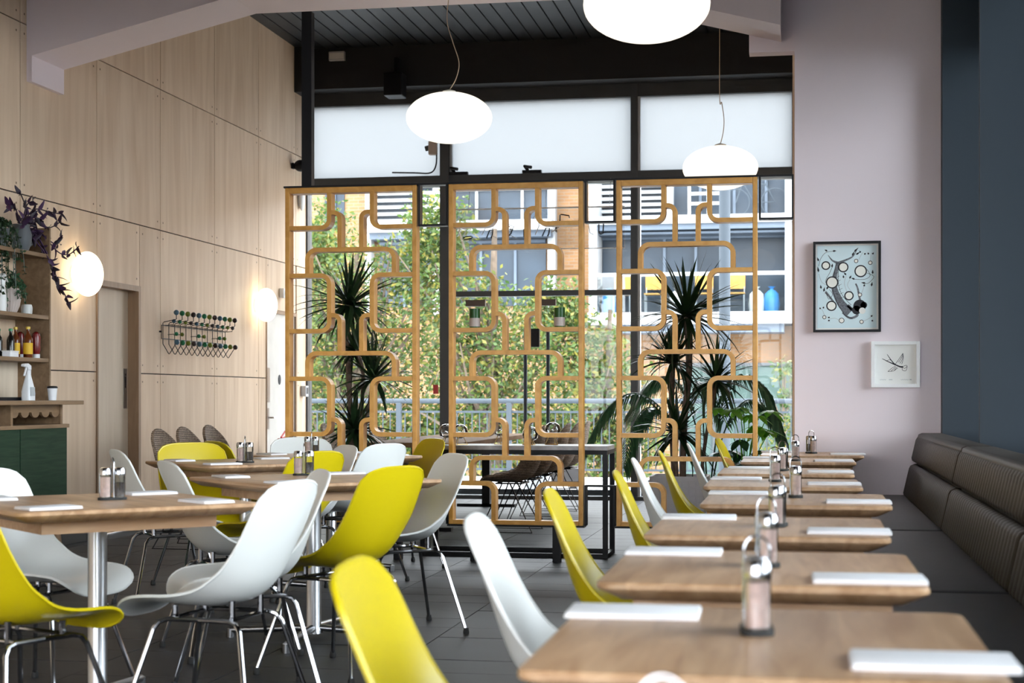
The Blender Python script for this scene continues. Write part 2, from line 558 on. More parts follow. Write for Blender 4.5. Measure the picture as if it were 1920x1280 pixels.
# left wall: plywood sheets on battens, joints left open
wl = struct('wall_left', MB().box(-5.70, LW - .05, -3.2, 11.86, 0, 5.3).box(-5.70, LW - .05, 12.62, 15.88, 0, 5.3)
            .box(-5.70, LW - .05, 16.86, 17.35, 0, 5.3).box(-5.70, LW - .05, 11.86, 12.62, 2.02, 5.3)
            .box(-5.70, LW - .05, 15.88, 16.86, 2.02, 5.3).box(LW - .05, LW - .015, -3.2, 11.80, 0, 5.3)
            .box(LW - .05, LW - .015, 12.64, 15.86, 0, 5.3).box(LW - .05, LW - .015, 16.88, 17.35, 0, 5.3)
            .box(LW - .05, LW - .015, 11.80, 12.64, 2.04, 5.3).box(LW - .05, LW - .015, 15.86, 16.88, 2.04, 5.3),
            K['joint'], 'wall lined with large pale birch plywood sheets')
cols = [4.3, 5.55, 6.8, 8.05, 9.30, 10.556, 11.81, 13.08, 14.38, 15.63, 16.85, 17.34]
rows = [0, 1.312, 2.555, 3.774, 5.1]
scr = MB()
g = .0045
for a, b in zip(cols[:-1], cols[1:]):
    for z0, z1 in zip(rows[:-1], rows[1:]):
        segs = [(a, b, z0, z1)]
        if a == 11.81 and z0 < 2:
            segs = [(12.64, b, z0, z1)]
            if z0 > 1: segs.append((a, 12.64, 2.03, z1))
        if a == 15.63 and z0 < 2:
            segs = [(a, 15.86, z0, z1)]
            if z0 > 1: segs.append((15.86, b, 2.03, z1))
        if a == 16.85 and z0 < 2:
            segs = [(16.88, b, z0, z1)]
        for s0, s1, q0, q1 in segs:
            MB().box(LW - .015, LW, s0 + g, s1 - g, q0 + g, q1 - g).build('plywood_panel', K['ply'], wl)
            if s1 - s0 > .4:
                for yy in (s0 + .06, s1 - .06):
                    for zz in (q0 + .07, q1 - .07):
                        scr.box(LW, LW + .001, yy - .007, yy + .007, zz - .007, zz + .007)
MB().box(LW - .015, LW, -3.2, 4.3 - g, 0, 5.1).build('plywood_panel', K['ply'], wl)
tag(scr.build('screw_head', K['shelf'], wl), kind='stuff')
struct('baseboard_left', MB().box(LW, LW + .012, -3.2, 11.79, .0, .09).box(LW, LW + .012, 12.66, 15.84, 0, .09), K['skirt'], 'low black skirting strip along plywood wall')

# door 1 (plywood door in brown jamb) and door 2 (white door next to the glazing)
d1 = tag(empty('door_1', (LW, 12.22, 0)), 'flush birch plywood washroom door in a brown wooden jamb', None, None, 'structure')
MB().box(-.12, -.085, -.40, .375, .01, 1.995).build('door_leaf', K['ply_door'], d1)
MB().box(-.13, .012, .375, .42, 0, 2.04).box(-.13, .012, -.42, -.40, 0, 2.04).box(-.13, .012, -.40, .375, 1.995, 2.04).build('jamb', K['jamb'], d1)
pp = MB().box(-.085, -.081, .285, .35, 1.02, 1.35).build('push_plate', K['steel'], d1)
MB().ell((-.079, .317, 1.30), .002, .009, .011, 10, 6).box(-.0805, -.079, .307, .327, 1.235, 1.285).box(-.0805, -.079, .309, .316, 1.19, 1.235).box(-.0805, -.079, .318, .325, 1.19, 1.235).build('pictogram', K['ink'], pp)
d2 = tag(empty('door_2', (LW, 16.37, 0)), 'pale washroom door beside the glazed end wall', None, None, 'structure')
MB().box(-.05, -.012, -.49, .47, .01, 1.995).build('door_leaf', plain('off_white_door', (.66, .64, .60), .5), d2)
MB().box(-.06, .008, .47, .51, 0, 2.03).box(-.06, .008, -.51, -.49, 0, 2.03).box(-.06, .008, -.49, .47, 1.995, 2.03).build('jamb', K['jamb'], d2)
MB().box(-.012, -.008, -.43, -.36, 1.06, 1.42).build('push_plate', K['steel'], d2)
h = MB().box(-.012, -.008, -.43, -.38, .78, 1.0).build('lock_plate', K['steel'], d2)
MB().tube([(-.008, -.40, .9), (.045, -.40, .9), (.05, -.30, .9)], .009).build('lever', K['chrome'], h, True)
MB().ell((-.010, -.04, 1.30), .006, .045, .055, 16, 8).build('pictogram', K['ink'], d2, True)

# pink wall at the end of the banquette, navy fins and glazing on the right, closing walls
struct('wall_back', MB().box(-.04, .93, 11.12, 11.30, 0, 5.3).box(-.35, -.04, 11.17, 11.30, 3.49, 5.3), K['pink'], 'pale pink painted wall with two framed pictures')
struct('wall_right', MB().box(.93, 1.05, -3.2, 11.30, 0, .80).box(1.36, 1.45, -3.2, 11.3, 3.5, 5.3), K['navy'], 'slate blue wall below and above the side windows')
struct('wall_rear_right', MB().box(-.055, .05, 11.30, 17.35, 0, 5.3), K['ply'], 'narrow plywood return wall beside the glazing')
struct('wall_front', MB().box(-5.7, -5.2, -3.3, -3.2, 0, 5.3).box(.9, 1.1, -3.3, -3.2, 0, 5.3).box(-5.2, .9, -3.3, -3.2, 0, .5).box(-5.2, .9, -3.3, -3.2, 3.0, 5.3), K['concrete'])  # opening behind the camera is added to let in extra daylight
struct('ceiling', MB().box(-5.7, 1.5, -3.3, 11.16, 5.2, 5.3), K['ceil'])
fins = [11.0, 8.70, 6.70, 4.55, 2.45, .35, -1.75]
for k, y0 in enumerate(fins):
    f = struct('trim_%d' % (k + 20), MB().box(.93 if k < 3 else 1.28, 1.45, y0, y0 + (.08 if k else .3), 0, 5.2), K['navy'], 'slate blue window post, ' + ('the one against the pink wall' if k == 0 else 'row %d away from the pink wall' % k))
    if k in (1, 2): MB().box(.925, .93, y0 - .002, y0 + .012, .8, 5.2).build('edge_bead', K['rail'], f)
    if k:
        y1 = fins[k - 1]
        wdw = struct('window_%d' % (k + 1), MB().box(1.38, 1.42, y0 + .08, y1, .80, .88).box(1.38, 1.42, y0 + .08, y1, 3.42, 3.5), K['alu'], 'tall side window above the banquette')
        MB().box(1.395, 1.401, y0 + .08, y1, .88, 3.42).build('pane', K['pane_clear'], wdw)

# pink gable-shaped downstand beam
BY0, BY1 = 10.65, 11.16
prof = [(-.13, 5.2), (-.13, 3.555), (-1.50, 3.91), (-3.91, 3.91), (-5.41, 3.555), (-5.41, 3.37), (LW, 3.37), (LW, 5.2)]
struct('trim_8', MB().prism(prof, 'y', BY0, BY1), K['pink'], 'pink boxed-in roof beam with sloping ends')

# rear zone: dark boarded ceiling and black beam over the glazing
ce = struct('ceiling_rear', MB().box(-5.7, .05, 11.16, 17.4, 4.97, 5.3), K['deck_black'], 'black boarded ceiling over the window end')
bd = MB().box(-.07, .07, 11.16, 17.0, 4.945, 4.97).mesh('ceiling_board', plain('charcoal_board', (.010, .011, .012), .5))
n = 0
x = -5.38
while x < -.1:
    inst('ceiling_board', bd, ce, (x, 0, 0)); x += .155
struct('trim_9', MB().box(-5.45, -.06, 16.95, 17.35, 4.50, 4.97).box(-5.45, -5.36, 16.8, 17.35, 4.45, 4.97), K['deck_black'], 'black boxed beam above the end windows')

# glazed end wall
wz = struct('window_1', MB().box(-5.45, -.06, 17.24, 17.36, 4.36, 4.50).box(-5.45, -.06, 17.24, 17.36, 3.44, 3.56)
            .box(-5.45, -.06, 17.2, 17.4, -.02, .04), K['alu'], 'glazed end wall with dark grey frames')
MB().box(-5.45, -.06, 17.40, 17.43, .02, .10).build('threshold', K['alu'], wz)
for x0, x1 in ((-3.915, -3.815), (-1.805, -1.735), (-5.45, -5.43), (-.09, -.06)):
    MB().box(x0, x1, 17.22, 17.38, 0, 4.5).build('mullion', K['alu'], wz)
for x0 in (-3.81, -1.73):
    MB().box(x0, x0 + .025, 17.25, 17.36, 0, 4.5).build('mullion_cap', K['grey_box'], wz)
for x0, x1 in ((-5.43, -3.915), (-3.815, -1.805), (-1.735, -.09)):
    MB().box(x0, x1, 17.29, 17.296, .04, 3.44).build('pane', K['pane'], wz)
    MB().box(x0, x1, 17.30, 17.302, 3.56, 4.36).build('roller_blind', K['blind'], wz)
MB().box(-3.815, -1.805, 17.26, 17.34, 2.22, 2.28).build('door_transom', K['alu'], wz)
for x0 in (-2.96, -2.71):
    MB().tube([(x0, 17.24, .45), (x0, 17.24, 1.87)], .02, 10).build('pull_bar', K['rail'], wz, True)
MB().box(-2.90, -2.80, 17.2, 17.25, 1.66, 1.86).build('lock_box', K['black'], wz)
for x0 in (-3.62, -2.84):
    MB().box(x0, x0 + .22, 17.20, 17.25, 2.11, 2.18).build('door_closer', plain('brown_metal_%d' % int(-x0 * 10), (.09, .06, .045), .5), wz)
MB().box(-3.98, -3.93, 17.18, 17.22, 1.15, 1.25).build('alarm_button', K['red'], wz)

# ------------------------------------------------------------------ outside: terrace, railing, building, trees
struct('terrace', MB().box(-10, 2.5, 17.36, 22.7, -.25, -.03), K['terrace'], 'pale paved terrace outside the glazing')
struct('light_block_ground', MB().box(1.6, 40, -40, 16, -.5, -.3).box(-40, 1.6, -40, -3.4, -.5, -.3), K['block_ground'])  # unseen ground added to block sky light from below the horizon
struct('courtyard', MB().box(-40, 30, 22.7, 60, -3.2, -3.0), K['ground'])

rl = tag(empty('terrace_railing', (0, 22.5, -.03)), 'grey metal railing along the terrace edge', 'railing')
MB().tube([(-9.8, 0, 1.09), (1.4, 0, 1.09)], .035, 10).build('top_rail', K['rail'], rl, True)
MB().box(-9.8, 1.4, -.015, .015, .92, .95).build('middle_rail', K['rail'], rl)
MB().box(-9.8, 1.4, -.015, .015, .10, .13).build('bottom_rail', K['rail'], rl)
bal = MB().box(-.007, .007, -.007, .007, .13, .92).mesh('baluster', K['rail'])
x = -9.7
while x < 1.35:
    inst('baluster', bal, rl, (x, 0, 0)); x += .11
for x in (-9.0, -7.35, -5.72, -4.1, -2.5, -.85, .8):
    MB().box(x - .035, x + .035, -.035, .035, 0, 1.07).build('post', K['rail'], rl)

pc = tag(empty('steel_column', (-1.0, 21.6, -.03)), 'round grey steel column standing on the terrace', 'column')
MB().lathe([(.075, 0), (.075, 5.8)], 16).build('shaft', K['rail'], pc, True)
MB().box(-.12, .12, -.12, .12, 0, .02).build('base_plate', K['rail'], pc)
tr = tag(empty('planter_trough', (-3.05, 19.9, -.03)), 'low dark planter trough on the terrace', 'planter')
MB().box(-.35, .35, -.15, .15, .06, .26).build('trough', K['pot_dark'], tr, bevel=.01)
MB().box(-.3, .3, -.1, .1, .26, .28).build('soil', K['soil'], tr)
for x in (-.25, .25): MB().box(x - .04, x + .04, -.1, .1, 0, .06).build('foot', K['pot_dark'], tr)
gb = tag(empty('service_cabinet', (-3.05, 18.6, -.03)), 'pale grey upright service cabinet on the terrace', 'cabinet')
MB().box(-.12, .14, -.15, .15, .02, .50).build('body', K['grey_box'], gb, bevel=.01)
MB().box(-.13, .15, -.16, .16, .50, .52).build('lid', K['grey_box'], gb)

bw = tag(empty('brick_building', (0, 36, 0)), 'brick apartment block with white balconies across the courtyard', 'building')
MB().box(-22, -.02, .0, 6, -3, 7.0).box(-.02, 12, -.6, 6, -3, 7.0).build('wall', K['brick'], bw)


def fac(name, mat, x0, x1, z0, z1, d0, d1, parent=None):
    return MB().box(x0, x1, -d1, -d0, z0, z1).build(name, mat, parent or bw)


def window(x0, x1, z0, z1, mull=(), m='ext_glass', fr='white_paint', d=.0):
    f = fac('window', K[fr], x0, x1, z1 - .07, z1, d, d + .12)
    fac('pane', K[m], x0, x1, z0, z1 - .07, d, d + .04, f)
    for q in mull:
        fac('mullion', K[fr], q - .03, q + .03, z0, z1 - .07, d + .04, d + .1, f)
    return f


def louvre(x0, x1, z0, z1, n):
    f = fac('louvre_screen', K['ext_glass'], x0, x1, z0, z1, 0, .05)
    for i in range(n):
        z = z0 + (i + .5) * (z1 - z0) / n
        fac('slat', K['white_paint'], x0, x1, z - .035, z + .035, .06, .22, f)


window(-10.92, -10.45, 5.05, 5.95, (-10.68,), 'ext_glass', 'bluegrey')
window(-10.80, -10.45, 3.8, 4.5, (), 'ext_glass', 'bluegrey')
louvre(-9.68, -8.30, 5.1, 6.2, 7)
window(-7.83, -5.62, 5.08, 5.9, (-6.83, -6.24, -7.3))
fac('column', K['white_paint'], -9.88, -9.74, 3.0, 6.4, 0, .3)
fac('column', K['white_paint'], -8.28, -8.08, 3.0, 6.4, 0, .3)
fac('column', K['white_paint'], -5.62, -5.45, 2.9, 6.4, 0, .3)
fac('slab', K['white_paint'], -9.74, -5.45, 4.86, 5.09, 0, .8)
fac('slab_soffit', K['bluegrey'], -9.7, -5.5, 4.72, 4.86, 0, .6)
window(-9.6, -8.4, 3.2, 4.7, (-9.0,), 'ext_glass', 'bluegrey')
window(-7.9, -5.7, 3.2, 4.7, (-7.2, -6.4), 'ext_glass', 'bluegrey')
# projecting white bay with glazed balconies on the right
window(-4.4, -.33, 3.0, 4.72, (-3.6, -3.0, -2.3, -1.7, -1.0), 'ext_glass', 'bluegrey', .05)
window(-2.79, -.33, 5.1, 6.3, (-2.2, -1.45, -.75), 'ext_glass', 'bluegrey', .05)
louvre(-4.41, -3.05, 5.08, 6.2, 8)
fac('column', K['white_paint'], -4.59, -4.41, 2.7, 6.4, 0, 1.0)
fac('column', K['white_paint'], -2.96, -2.79, 5.05, 6.4, 0, .9)
fac('column', K['white_paint'], -.33, -.17, 2.7, 6.4, 0, 1.0)
fac('slab', K['white_paint'], -4.41, -.17, 4.90, 5.08, 0, 1.1)
fac('slab_soffit', K['bluegrey'], -4.4, -.33, 4.78, 4.90, 0, 1.0)
fac('slab_soffit', K['bluegrey'], -4.4, -.33, 4.70, 4.75, 0, .8)
fac('slab', K['white_paint'], -4.6, -.05, 2.70, 2.96, 0, 1.3)
fac('slab_soffit', K['bluegrey'], -3.9, -.35, 2.52, 2.70, 0, 1.1)
fac('handrail', K['white_paint'], -4.4, -.33, 3.76, 3.84, .95, 1.05)
MB().box(-4.4, -.33, -1.0, -.99, 2.98, 3.76).build('balustrade_pane', K['pane_clear'], bw)
window(-2.6, -.1, -1.2, 1.88, (-1.05, -1.9), 'ext_glass2', 'alu')
for x in (-3.9, -3.2, -2.1, -1.4):
    ch = tag(empty('balcony_chair', (x, 35.45, 2.96)), {-3.9: 'leftmost', -3.2: 'second', -2.1: 'third', -1.4: 'rightmost'}[x] + ' of four pale wooden chairs on the white balcony', 'chair', 'balcony chairs')
    MB().box(-.2, .2, -.18, .2, .42, .45).build('seat', K['bent'], ch)
    MB().box(-.2, .2, .18, .21, .55, .88).build('backrest', K['bent'], ch)
    for a in (-.18, .18):
        for b in (-.16, .18): MB().box(a - .012, a + .012, b - .012, b + .012, 0, .42 if b < 0 else .6).build('leg', K['white_paint'], ch)
for i, (x, mm) in enumerate(((-4.2, 'blue_plastic'), (-2.7, 'white_ceramic'), (-.95, 'white_ceramic'), (-.62, 'blue_plastic'))):
    b_ = tag(empty('storage_sack', (x, 35.5, 2.96)), ('blue sack at the left end of the white balcony', 'white sack between the wooden chairs on the balcony', 'white sack beside the right blue one on the balcony', 'blue sack at the right end of the white balcony')[i], 'sack', 'balcony sacks')
    MB().lathe([(.01, 0), (.16, .01), (.18, .2), (.15, .42), (.07, .5)], 12).build('body', K[mm], b_, True)
    MB().lathe([(.05, .5), (.03, .53), (.08, .58)], 10).build('neck', K[mm], b_, True)
# folded chair frame and a bicycle wheel behind the upper balcony glass
hb = tag(empty('slatted_bench', (-2.0, 35.5, 5.08)), 'cream slatted bench on the upper balcony', 'bench')
for z in (.28, .5, .72): MB().box(-.45, .45, -.02, .02, z, z + .06).build('slat', K['cream'], hb)
for x in (-.42, 0, .42): MB().box(x - .03, x + .03, -.03, .03, 0, .9).build('post', K['cream'], hb)
bk = tag(empty('bicycle', (-.85, 35.5, 5.08)), 'bicycle parked on the upper balcony', 'bicycle')
for x in (-.55, .3):
    MB().tube([(x + .3 * math.cos(a * .3142), 0, .31 + .3 * math.sin(a * .3142)) for a in range(21)], .012, 6).build('wheel', K['rail'], bk, True)
MB().tube([(-.55, 0, .31), (-.4, 0, .75), (.1, 0, .7), (-.15, 0, .31), (-.4, 0, .75)], .015, 6).tube([(-.15, 0, .31), (.3, 0, .31), (.1, 0, .7), (.14, 0, .85)], .015, 6).build('frame', K['rail'], bk, True)
MB().box(.02, .26, -.05, .05, .85, .89).build('saddle', K['black'], bk)
MB().tube([(-.4, 0, .75), (-.42, 0, .95), (-.3, .2, .95)], .012, 6).tube([(-.42, 0, .95), (-.3, -.2, .95)], .012, 6).build('handlebar', K['black'], bk)


def tree(label, base, blobs, nleaf, seed, size=.11, name='courtyard_tree'):
    rd = random.Random(seed)
    root = tag(empty(name, base), label, 'tree', 'courtyard trees')
    tk = MB()
    tp = max(q[2] for q in blobs)
    tk.tube([(0, 0, 0), (.01 * tp, 0, .35 * tp), (-.008 * tp, .01 * tp, .65 * tp), (.02, 0, tp)], [.022 * tp, .018 * tp, .014 * tp, .006 * tp], 8)
    for bx, by, bz, br in blobs:
        for q in range(5):
            e = Vector((bx + rd.uniform(-br, br) * .8, by + rd.uniform(-br, br) * .5, bz + rd.uniform(-.5, .8) * br))
            s_ = Vector((0, 0, e.z * rd.uniform(.45, .75)))
            mid = (s_ + e) / 2 + Vector((rd.uniform(-.2, .2), 0, rd.uniform(-.2, .3)))
            tk.tube([s_, mid, e], [.007 * tp, .004 * tp, .0015 * tp], 5)
    tk.build('trunk', K['bark'], root, True)
    vs, fs = [], []
    for i in range(nleaf):
        bx, by, bz, br = blobs[rd.randrange(len(blobs))]
        while True:
            p = Vector((rd.uniform(-1, 1), rd.uniform(-1, 1), rd.uniform(-1, 1)))
            if p.length < 1: break
        p = p * (.55 + .45 * rd.random()) * br
        c = Vector((bx, by, bz)) + Vector((p.x * 1.05, p.y * .7, p.z))
        a = Vector((rd.gauss(0, 1), rd.gauss(0, 1), rd.gauss(0, .6) - .4)).normalized()
        b = a.cross(Vector((rd.gauss(0, 1), rd.gauss(0, 1), rd.gauss(0, 1)))).normalized()
        L = size * rd.uniform(.6, 1.25)
        nrm = a.cross(b)
        o = len(vs)
        vs += [c - a * L * .5, c + b * L * .26 + nrm * L * .06, c + a * L * .5, c - b * L * .26 + nrm * L * .06]
        fs += [(o, o + 1, o + 2), (o, o + 2, o + 3)]
    m = MB(); m.v = [tuple(v) for v in vs]; m.f = fs
    me = bpy.data.meshes.new('foliage'); me.from_pydata(m.v, [], m.f); me.materials.append(K['leaf_tree'])
    fo = bpy.data.objects.new('foliage', me); col.objects.link(fo); fo.parent = root
    tag(fo, kind='stuff')
    return root


tree('leafy green tree beyond the railing, left of the mullion', (-7.5, 26.5, -3.0),
     [(-.2, 0, 5.9, 1.3), (.7, .1, 4.9, 1.3), (-.7, .1, 4.6, 1.1), (.3, 0, 3.4, 1.4), (-.8, 0, 3.3, 1.2), (1.1, .2, 6.3, .9), (1.0, .3, 3.3, 1.1), (-1.0, .2, 6.6, .8)], 15000, 3)
tree('leafy yellow-green tree seen through the middle screen', (-5.0, 26.0, -3.0),
     [(-.7, 0, 5.6, 1.2), (.3, .1, 5.1, 1.1), (-.4, .1, 4.3, 1.2), (.8, 0, 4.2, 1.2), (.1, 0, 3.2, 1.3), (1.0, .2, 3.2, 1.0), (-1.0, .2, 6.9, .8), (-.9, .3, 3.3, 1.0)], 14000, 5)
tree('leafy tree right of the middle screen with thinning top', (-3.2, 27.0, -3.0),
     [(-.4, 0, 4.9, .9), (.1, .1, 4.2, 1.0), (-.5, .1, 3.4, 1.1), (.3, 0, 3.2, .9), (-.9, 0, 5.6, .7)], 7500, 9)
tree('sparse small-leaved tree before the brick wall at far left', (-9.0, 28.0, -3.0),
     [(.3, 0, 7.0, 1.0), (-.2, .1, 6.0, 1.1), (.5, .1, 5.0, 1.2), (0, 0, 3.8, 1.3)], 6500, 11)
sb = tree('small yellow-green shrub by the railing at right', (-.35, 23.6, -.6),
          [(0, 0, .9, .35), (.1, 0, 1.3, .25), (-.05, 0, .6, .3)], 700, 13, .07, 'courtyard_shrub')
sb['group'] = 'courtyard shrubs'
sb2 = tree('sparse green sprig beside the end of the glazing', (-.25, 25.0, -.6),
           [(.0, 0, 2.1, .28), (.05, 0, 1.7, .2)], 240, 17, .1, 'courtyard_shrub')
sb2['group'] = 'courtyard shrubs'

# ------------------------------------------------------------------ bentwood room divider
DY = 10.68
dv = tag(empty('room_divider', (0, DY, 0)), 'bentwood lattice room divider of three joined panels on black feet', 'room divider')
TH = .030


def path_box(sx, z0, z1, xin, xf, r=.06):
    """rounded bracket from the frame at xf to xin and back; sx = side sign"""
    a = [(sx * xf, z1)] + [(sx * p[0], p[1]) for p in arc(xin + r, z1 - r, r, 90, 180)]
    b = [(sx * p[0], p[1]) for p in arc(xin + r, z0 + r, r, 180, 270)] + [(sx * xf, z0)]
    return a + b


def path_hook(sx, z, zb, xh, xs, r=.045):
    return [(sx * xs, z)] + [(sx * p[0], p[1]) for p in arc(xh + r, z - r, r, 90, 180)] + [(sx * xh, zb)]


def panel(x0, x1, ztop, zbot):
    w_ = x1 - x0
    k = w_ / .91
    xc = (x0 + x1) / 2
    hw = w_ / 2
    y0, y1 = -.05, .05
    fr = MB()
    fr.box(-hw, -hw + TH, y0, y1, zbot, ztop).box(hw - TH, hw, y0, y1, zbot, ztop)
    fr.box(-hw + TH, hw - TH, y0, y1, ztop - .04, ztop).box(-hw + TH, hw - TH, y0, y1, zbot, zbot + .03)
    p = fr.build('lattice_panel', K['bent'], dv, bevel=.003)
    p.location = (xc, 0, 0)
    xf, xb, xh, xa = hw - TH, .148 * k, .075 * k, .30 * k
    zt = ztop - .04
    paths = []
    for s_ in (-1, 1):
        # top bracket
        r = .06
        paths.append([(s_ * xb, zt)] + [(s_ * q[0], q[1]) for q in arc(xb + r, 2.281 + r, r, 180, 270)] + [(s_ * xf, 2.281)])
        paths.append(path_box(s_, 1.569, 1.952, xb, xf))
        paths.append(path_box(s_, .857, 1.24, xb, xf))
        r = .06
        paths.append([(s_ * xf, .528)] + [(s_ * q[0], q[1]) for q in arc(xb + r, .528 - r, r, 90, 180)] + [(s_ * xb, zbot + .03)])
        for z, zb in ((2.385, 2.143), (1.677, 1.430), (.958, .717)):
            paths.append(path_hook(s_, z, zb, xh, xb - TH / 2))
    for z, zb in ((2.129, 1.966), (1.415, 1.255), (.702, .543)):
        r = .065
        paths.append([(-xa, zb)] + [(q[0], q[1]) for q in arc(-xa + r, z - r, r, 180, 90)] + [(q[0], q[1]) for q in arc(xa - r, z - r, r, 90, 0)] + [(xa, zb)])
    for q in paths:
        MB().ribbon(q, TH, y0 + .002, y1 - .002).build('bent_strip', K['bent'], p)
    # thin black steel frame hugging the panel
    b = .010
    MB().box(-hw - b, hw + b, y0 - .004, y1 + .004, ztop, ztop + .012).build('steel_edge', K['black'], p)
    MB().box(-hw - b, hw + b, y0 - .004, y1 + .004, zbot - .012, zbot).build('steel_edge', K['black'], p)
    return p


ZT, ZB = 2.56, .25
PX = [(-3.515, -2.58), (-2.355, -1.435), (-1.21, -.28)]
for a, b in PX: panel(a, b, ZT, ZB)
SX = [(-2.57, -2.365), (-1.425, -1.22), (-.27, -.045)]
for i, (a, b) in enumerate(SX):
    t = .012
    MB().box(a, b, -.04, .04, ZT, ZT + t).box(a, b, -.04, .04, 2.28, 2.28 + t).box(a, a + t, -.04, .04, 2.28 + t, ZT).box(b - t, b, -.04, .04, 2.28 + t, ZT).build('top_link_frame', K['black'], dv)
    if i < 2:
        MB().box(a, b, -.04, .04, .51, .51 + t).box(a, a + t, -.04, .04, ZB, .51).box(b - t, b, -.04, .04, ZB, .51).build('bottom_link_frame', K['black'], dv)
MB().box(-3.40, -3.33, -.035, .035, ZT + .012, 3.78).build('hanger_post', K['black'], dv)
for x in (-3.2, -2.72, -2.183, -1.617, -1.05, -.48):
    MB().box(x - .027, x + .027, -.03, .03, 0, ZB - .012).build('foot', K['black'], dv)

for i, (x, lb) in enumerate(((-2.183, 'left'), (-1.60, 'right'))):
    c = tag(empty('glass_candle', (x, DY, 1.5845)), 'green glass candle jar on the %s shelf of the middle lattice panel' % lb, 'candle', 'green glass candles')
    MB().lathe([(.037, 0), (.037, .13)], 20).build('jar', K['green_glass'], c, True)
    MB().lathe([(.0345, .006), (.0345, .085)], 20).build('wax', K['cap_green'], c, True)
    MB().lathe([(.0378, .008), (.0378, .066)], 20).build('paper_label', K['pot_rib'], c, True)

# ------------------------------------------------------------------ pendant and wall lamps
def pendant(label, loc, top, sag):
    p = tag(empty('pendant_lamp', loc), label, 'lamp', 'oval opal pendant lamps')
    MB().ell((0, 0, 0), .30, .30, .175, 40, 24).build('shade', K['opal'], p, True)
    MB().lathe([(.05, .170), (.045, .185), (.012, .195)], 16).build('cap', K['white_ceramic'], p, True)
    h = top - loc[2]
    MB().tube(catmull([(0, 0, .19), (.035 * sag, 0, .27), (.05 * sag, 0, .38), (.02 * sag, 0, .52), (-.01 * sag, 0, .64 if h > 1 else h * .78), (0, 0, h)], 6), .0035, 6).build('flex', K['cord'], p, True)
    MB().lathe([(.05, h - .03), (.05, h)], 16).build('ceiling_rose', K['white_ceramic'], p, True)


pendant('glowing oval pendant lamp above the middle lattice panel', (-2.40, 10.85, 3.05), 3.91, 1.4)
pendant('glowing oval pendant lamp behind the right lattice panel', (-.63, 12.85, 2.94), 4.945, .6)
pendant('largest, nearest oval pendant lamp cut by the top edge', (-.715, 7.55, 2.965), 5.2, .5)
for y, lb in ((11.41, 'round lit wall globe behind the purple trailing plant'), (15.55, 'round lit wall globe right of the coat rack')):
    g_ = tag(empty('wall_globe', (LW, y, 2.05)), lb, 'lamp', 'round wall globes')
    MB().lathe([(.07, 0), (.07, .02)], 20).xf(Matrix.Rotation(R(90), 4, 'Y')).build('backplate', K['white_ceramic'], g_, True)
    MB().ell((.11, 0, 0), .105, .17, .17, 32, 20).build('globe', K['opal_wall'], g_, True)

# small fittings on walls and ceiling
q = tag(empty('wall_speaker', (LW, 16.72, 3.63)), 'small black wall speaker high beside the glazing', 'speaker')
MB().box(0, .03, -.03, .03, -.03, .03).build('bracket', K['black'], q)
MB().ell((.10, 0, 0), .075, .07, .065, 16, 10).build('body', K['black'], q, True)
q = tag(empty('oval_wall_light', (LW, 16.98, 3.3)), 'unlit white oval wall light near the glazing', 'lamp')
MB().ell((.03, 0, 0), .03, .07, .13, 20, 12).build('diffuser', K['white_ceramic'], q, True)
MB().box(0, .01, -.04, .04, -.08, .08).build('backplate', K['grey_box'], q)
q = tag(empty('wall_switch', (LW, 16.35, 2.22)), 'small white sensor box above the far door', 'switch')
MB().box(0, .05, -.06, .06, -.05, .05).build('body', K['plastic_white'], q, bevel=.004)
MB().box(.05, .054, -.02, .02, -.02, .02).build('button', K['grey_box'], q)
q = tag(empty('card_reader', (LW, 17.08, 1.18)), 'small grey control box beside the far door', 'box')
MB().box(0, .06, -.05, .05, -.06, .06).build('body', K['grey_box'], q, bevel=.004)
MB().box(.06, .063, -.03, .03, -.03, .04).build('faceplate', K['alu'], q)
q = tag(empty('emergency_light', (-5.0, 16.95, 4.85)), 'small grey emergency light on the black beam', 'lamp')
MB().box(-.09, .09, -.05, 0, -.05, .05).build('body', K['grey_box'], q, bevel=.004)
MB().box(-.08, .08, -.055, -.05, -.03, .03).build('lens', K['white_ceramic'], q)
q = tag(empty('loudspeaker', (-4.32, 16.8, 4.50)), 'black loudspeaker hung below the black beam', 'speaker')
MB().box(-.10, .10, -.10, .14, -.14, .11).build('cabinet', K['black'], q, bevel=.01)
MB().box(-.02, .02, .06, .14, .11, .3).build('bracket', K['black'], q)
q = tag(empty('smoke_detector', (-2.0, 15.2, 4.945)), 'small white smoke detector on the boarded ceiling', 'detector')
MB().lathe([(.06, 0), (.06, -.02), (.04, -.045), (.01, -.05)], 16).build('body', K['white_ceramic'], q, True)
MB().lathe([(.065, 0), (.065, -.008)], 16).build('base', K['grey_box'], q, True)
for x, lb in ((-3.72, 'left'), (-2.90, 'right')):
    q = tag(empty('spotlight', (x, 17.22, 3.56)), 'small black clip spotlight on the transom, the %s one' % lb, 'lamp', 'clip spotlights')
    MB().box(-.09, .12, -.02, .04, 0, .03).build('clamp', K['black'], q)
    MB().tube([(-.03, 0, .03), (-.06, -.03, .07), (.02, -.08, .05)], .018, 8).build('head', K['black'], q, True)
q = tag(MB().tube(catmull([(-4.45, 17.2, 3.60), (-4.2, 17.2, 3.59), (-4.02, 17.2, 3.585), (-3.955, 17.2, 3.66), (-3.945, 17.2, 3.80)], 6), .008, 6).build('cable', K['black'], None, True), 'thin black cable run along the window transom', 'cable')
q = tag(empty('window_motor', (-3.98, 17.19, 3.88)), 'small pale motor box hanging on the mullion', 'box')
MB().box(-.05, .04, -.04, .04, -.10, .05).build('body', K['pot_rib'], q, bevel=.01)
MB().tube([(-.05, 0, -.02), (-.09, 0, -.03)], .03, 10).build('knob', K['alu'], q, True)

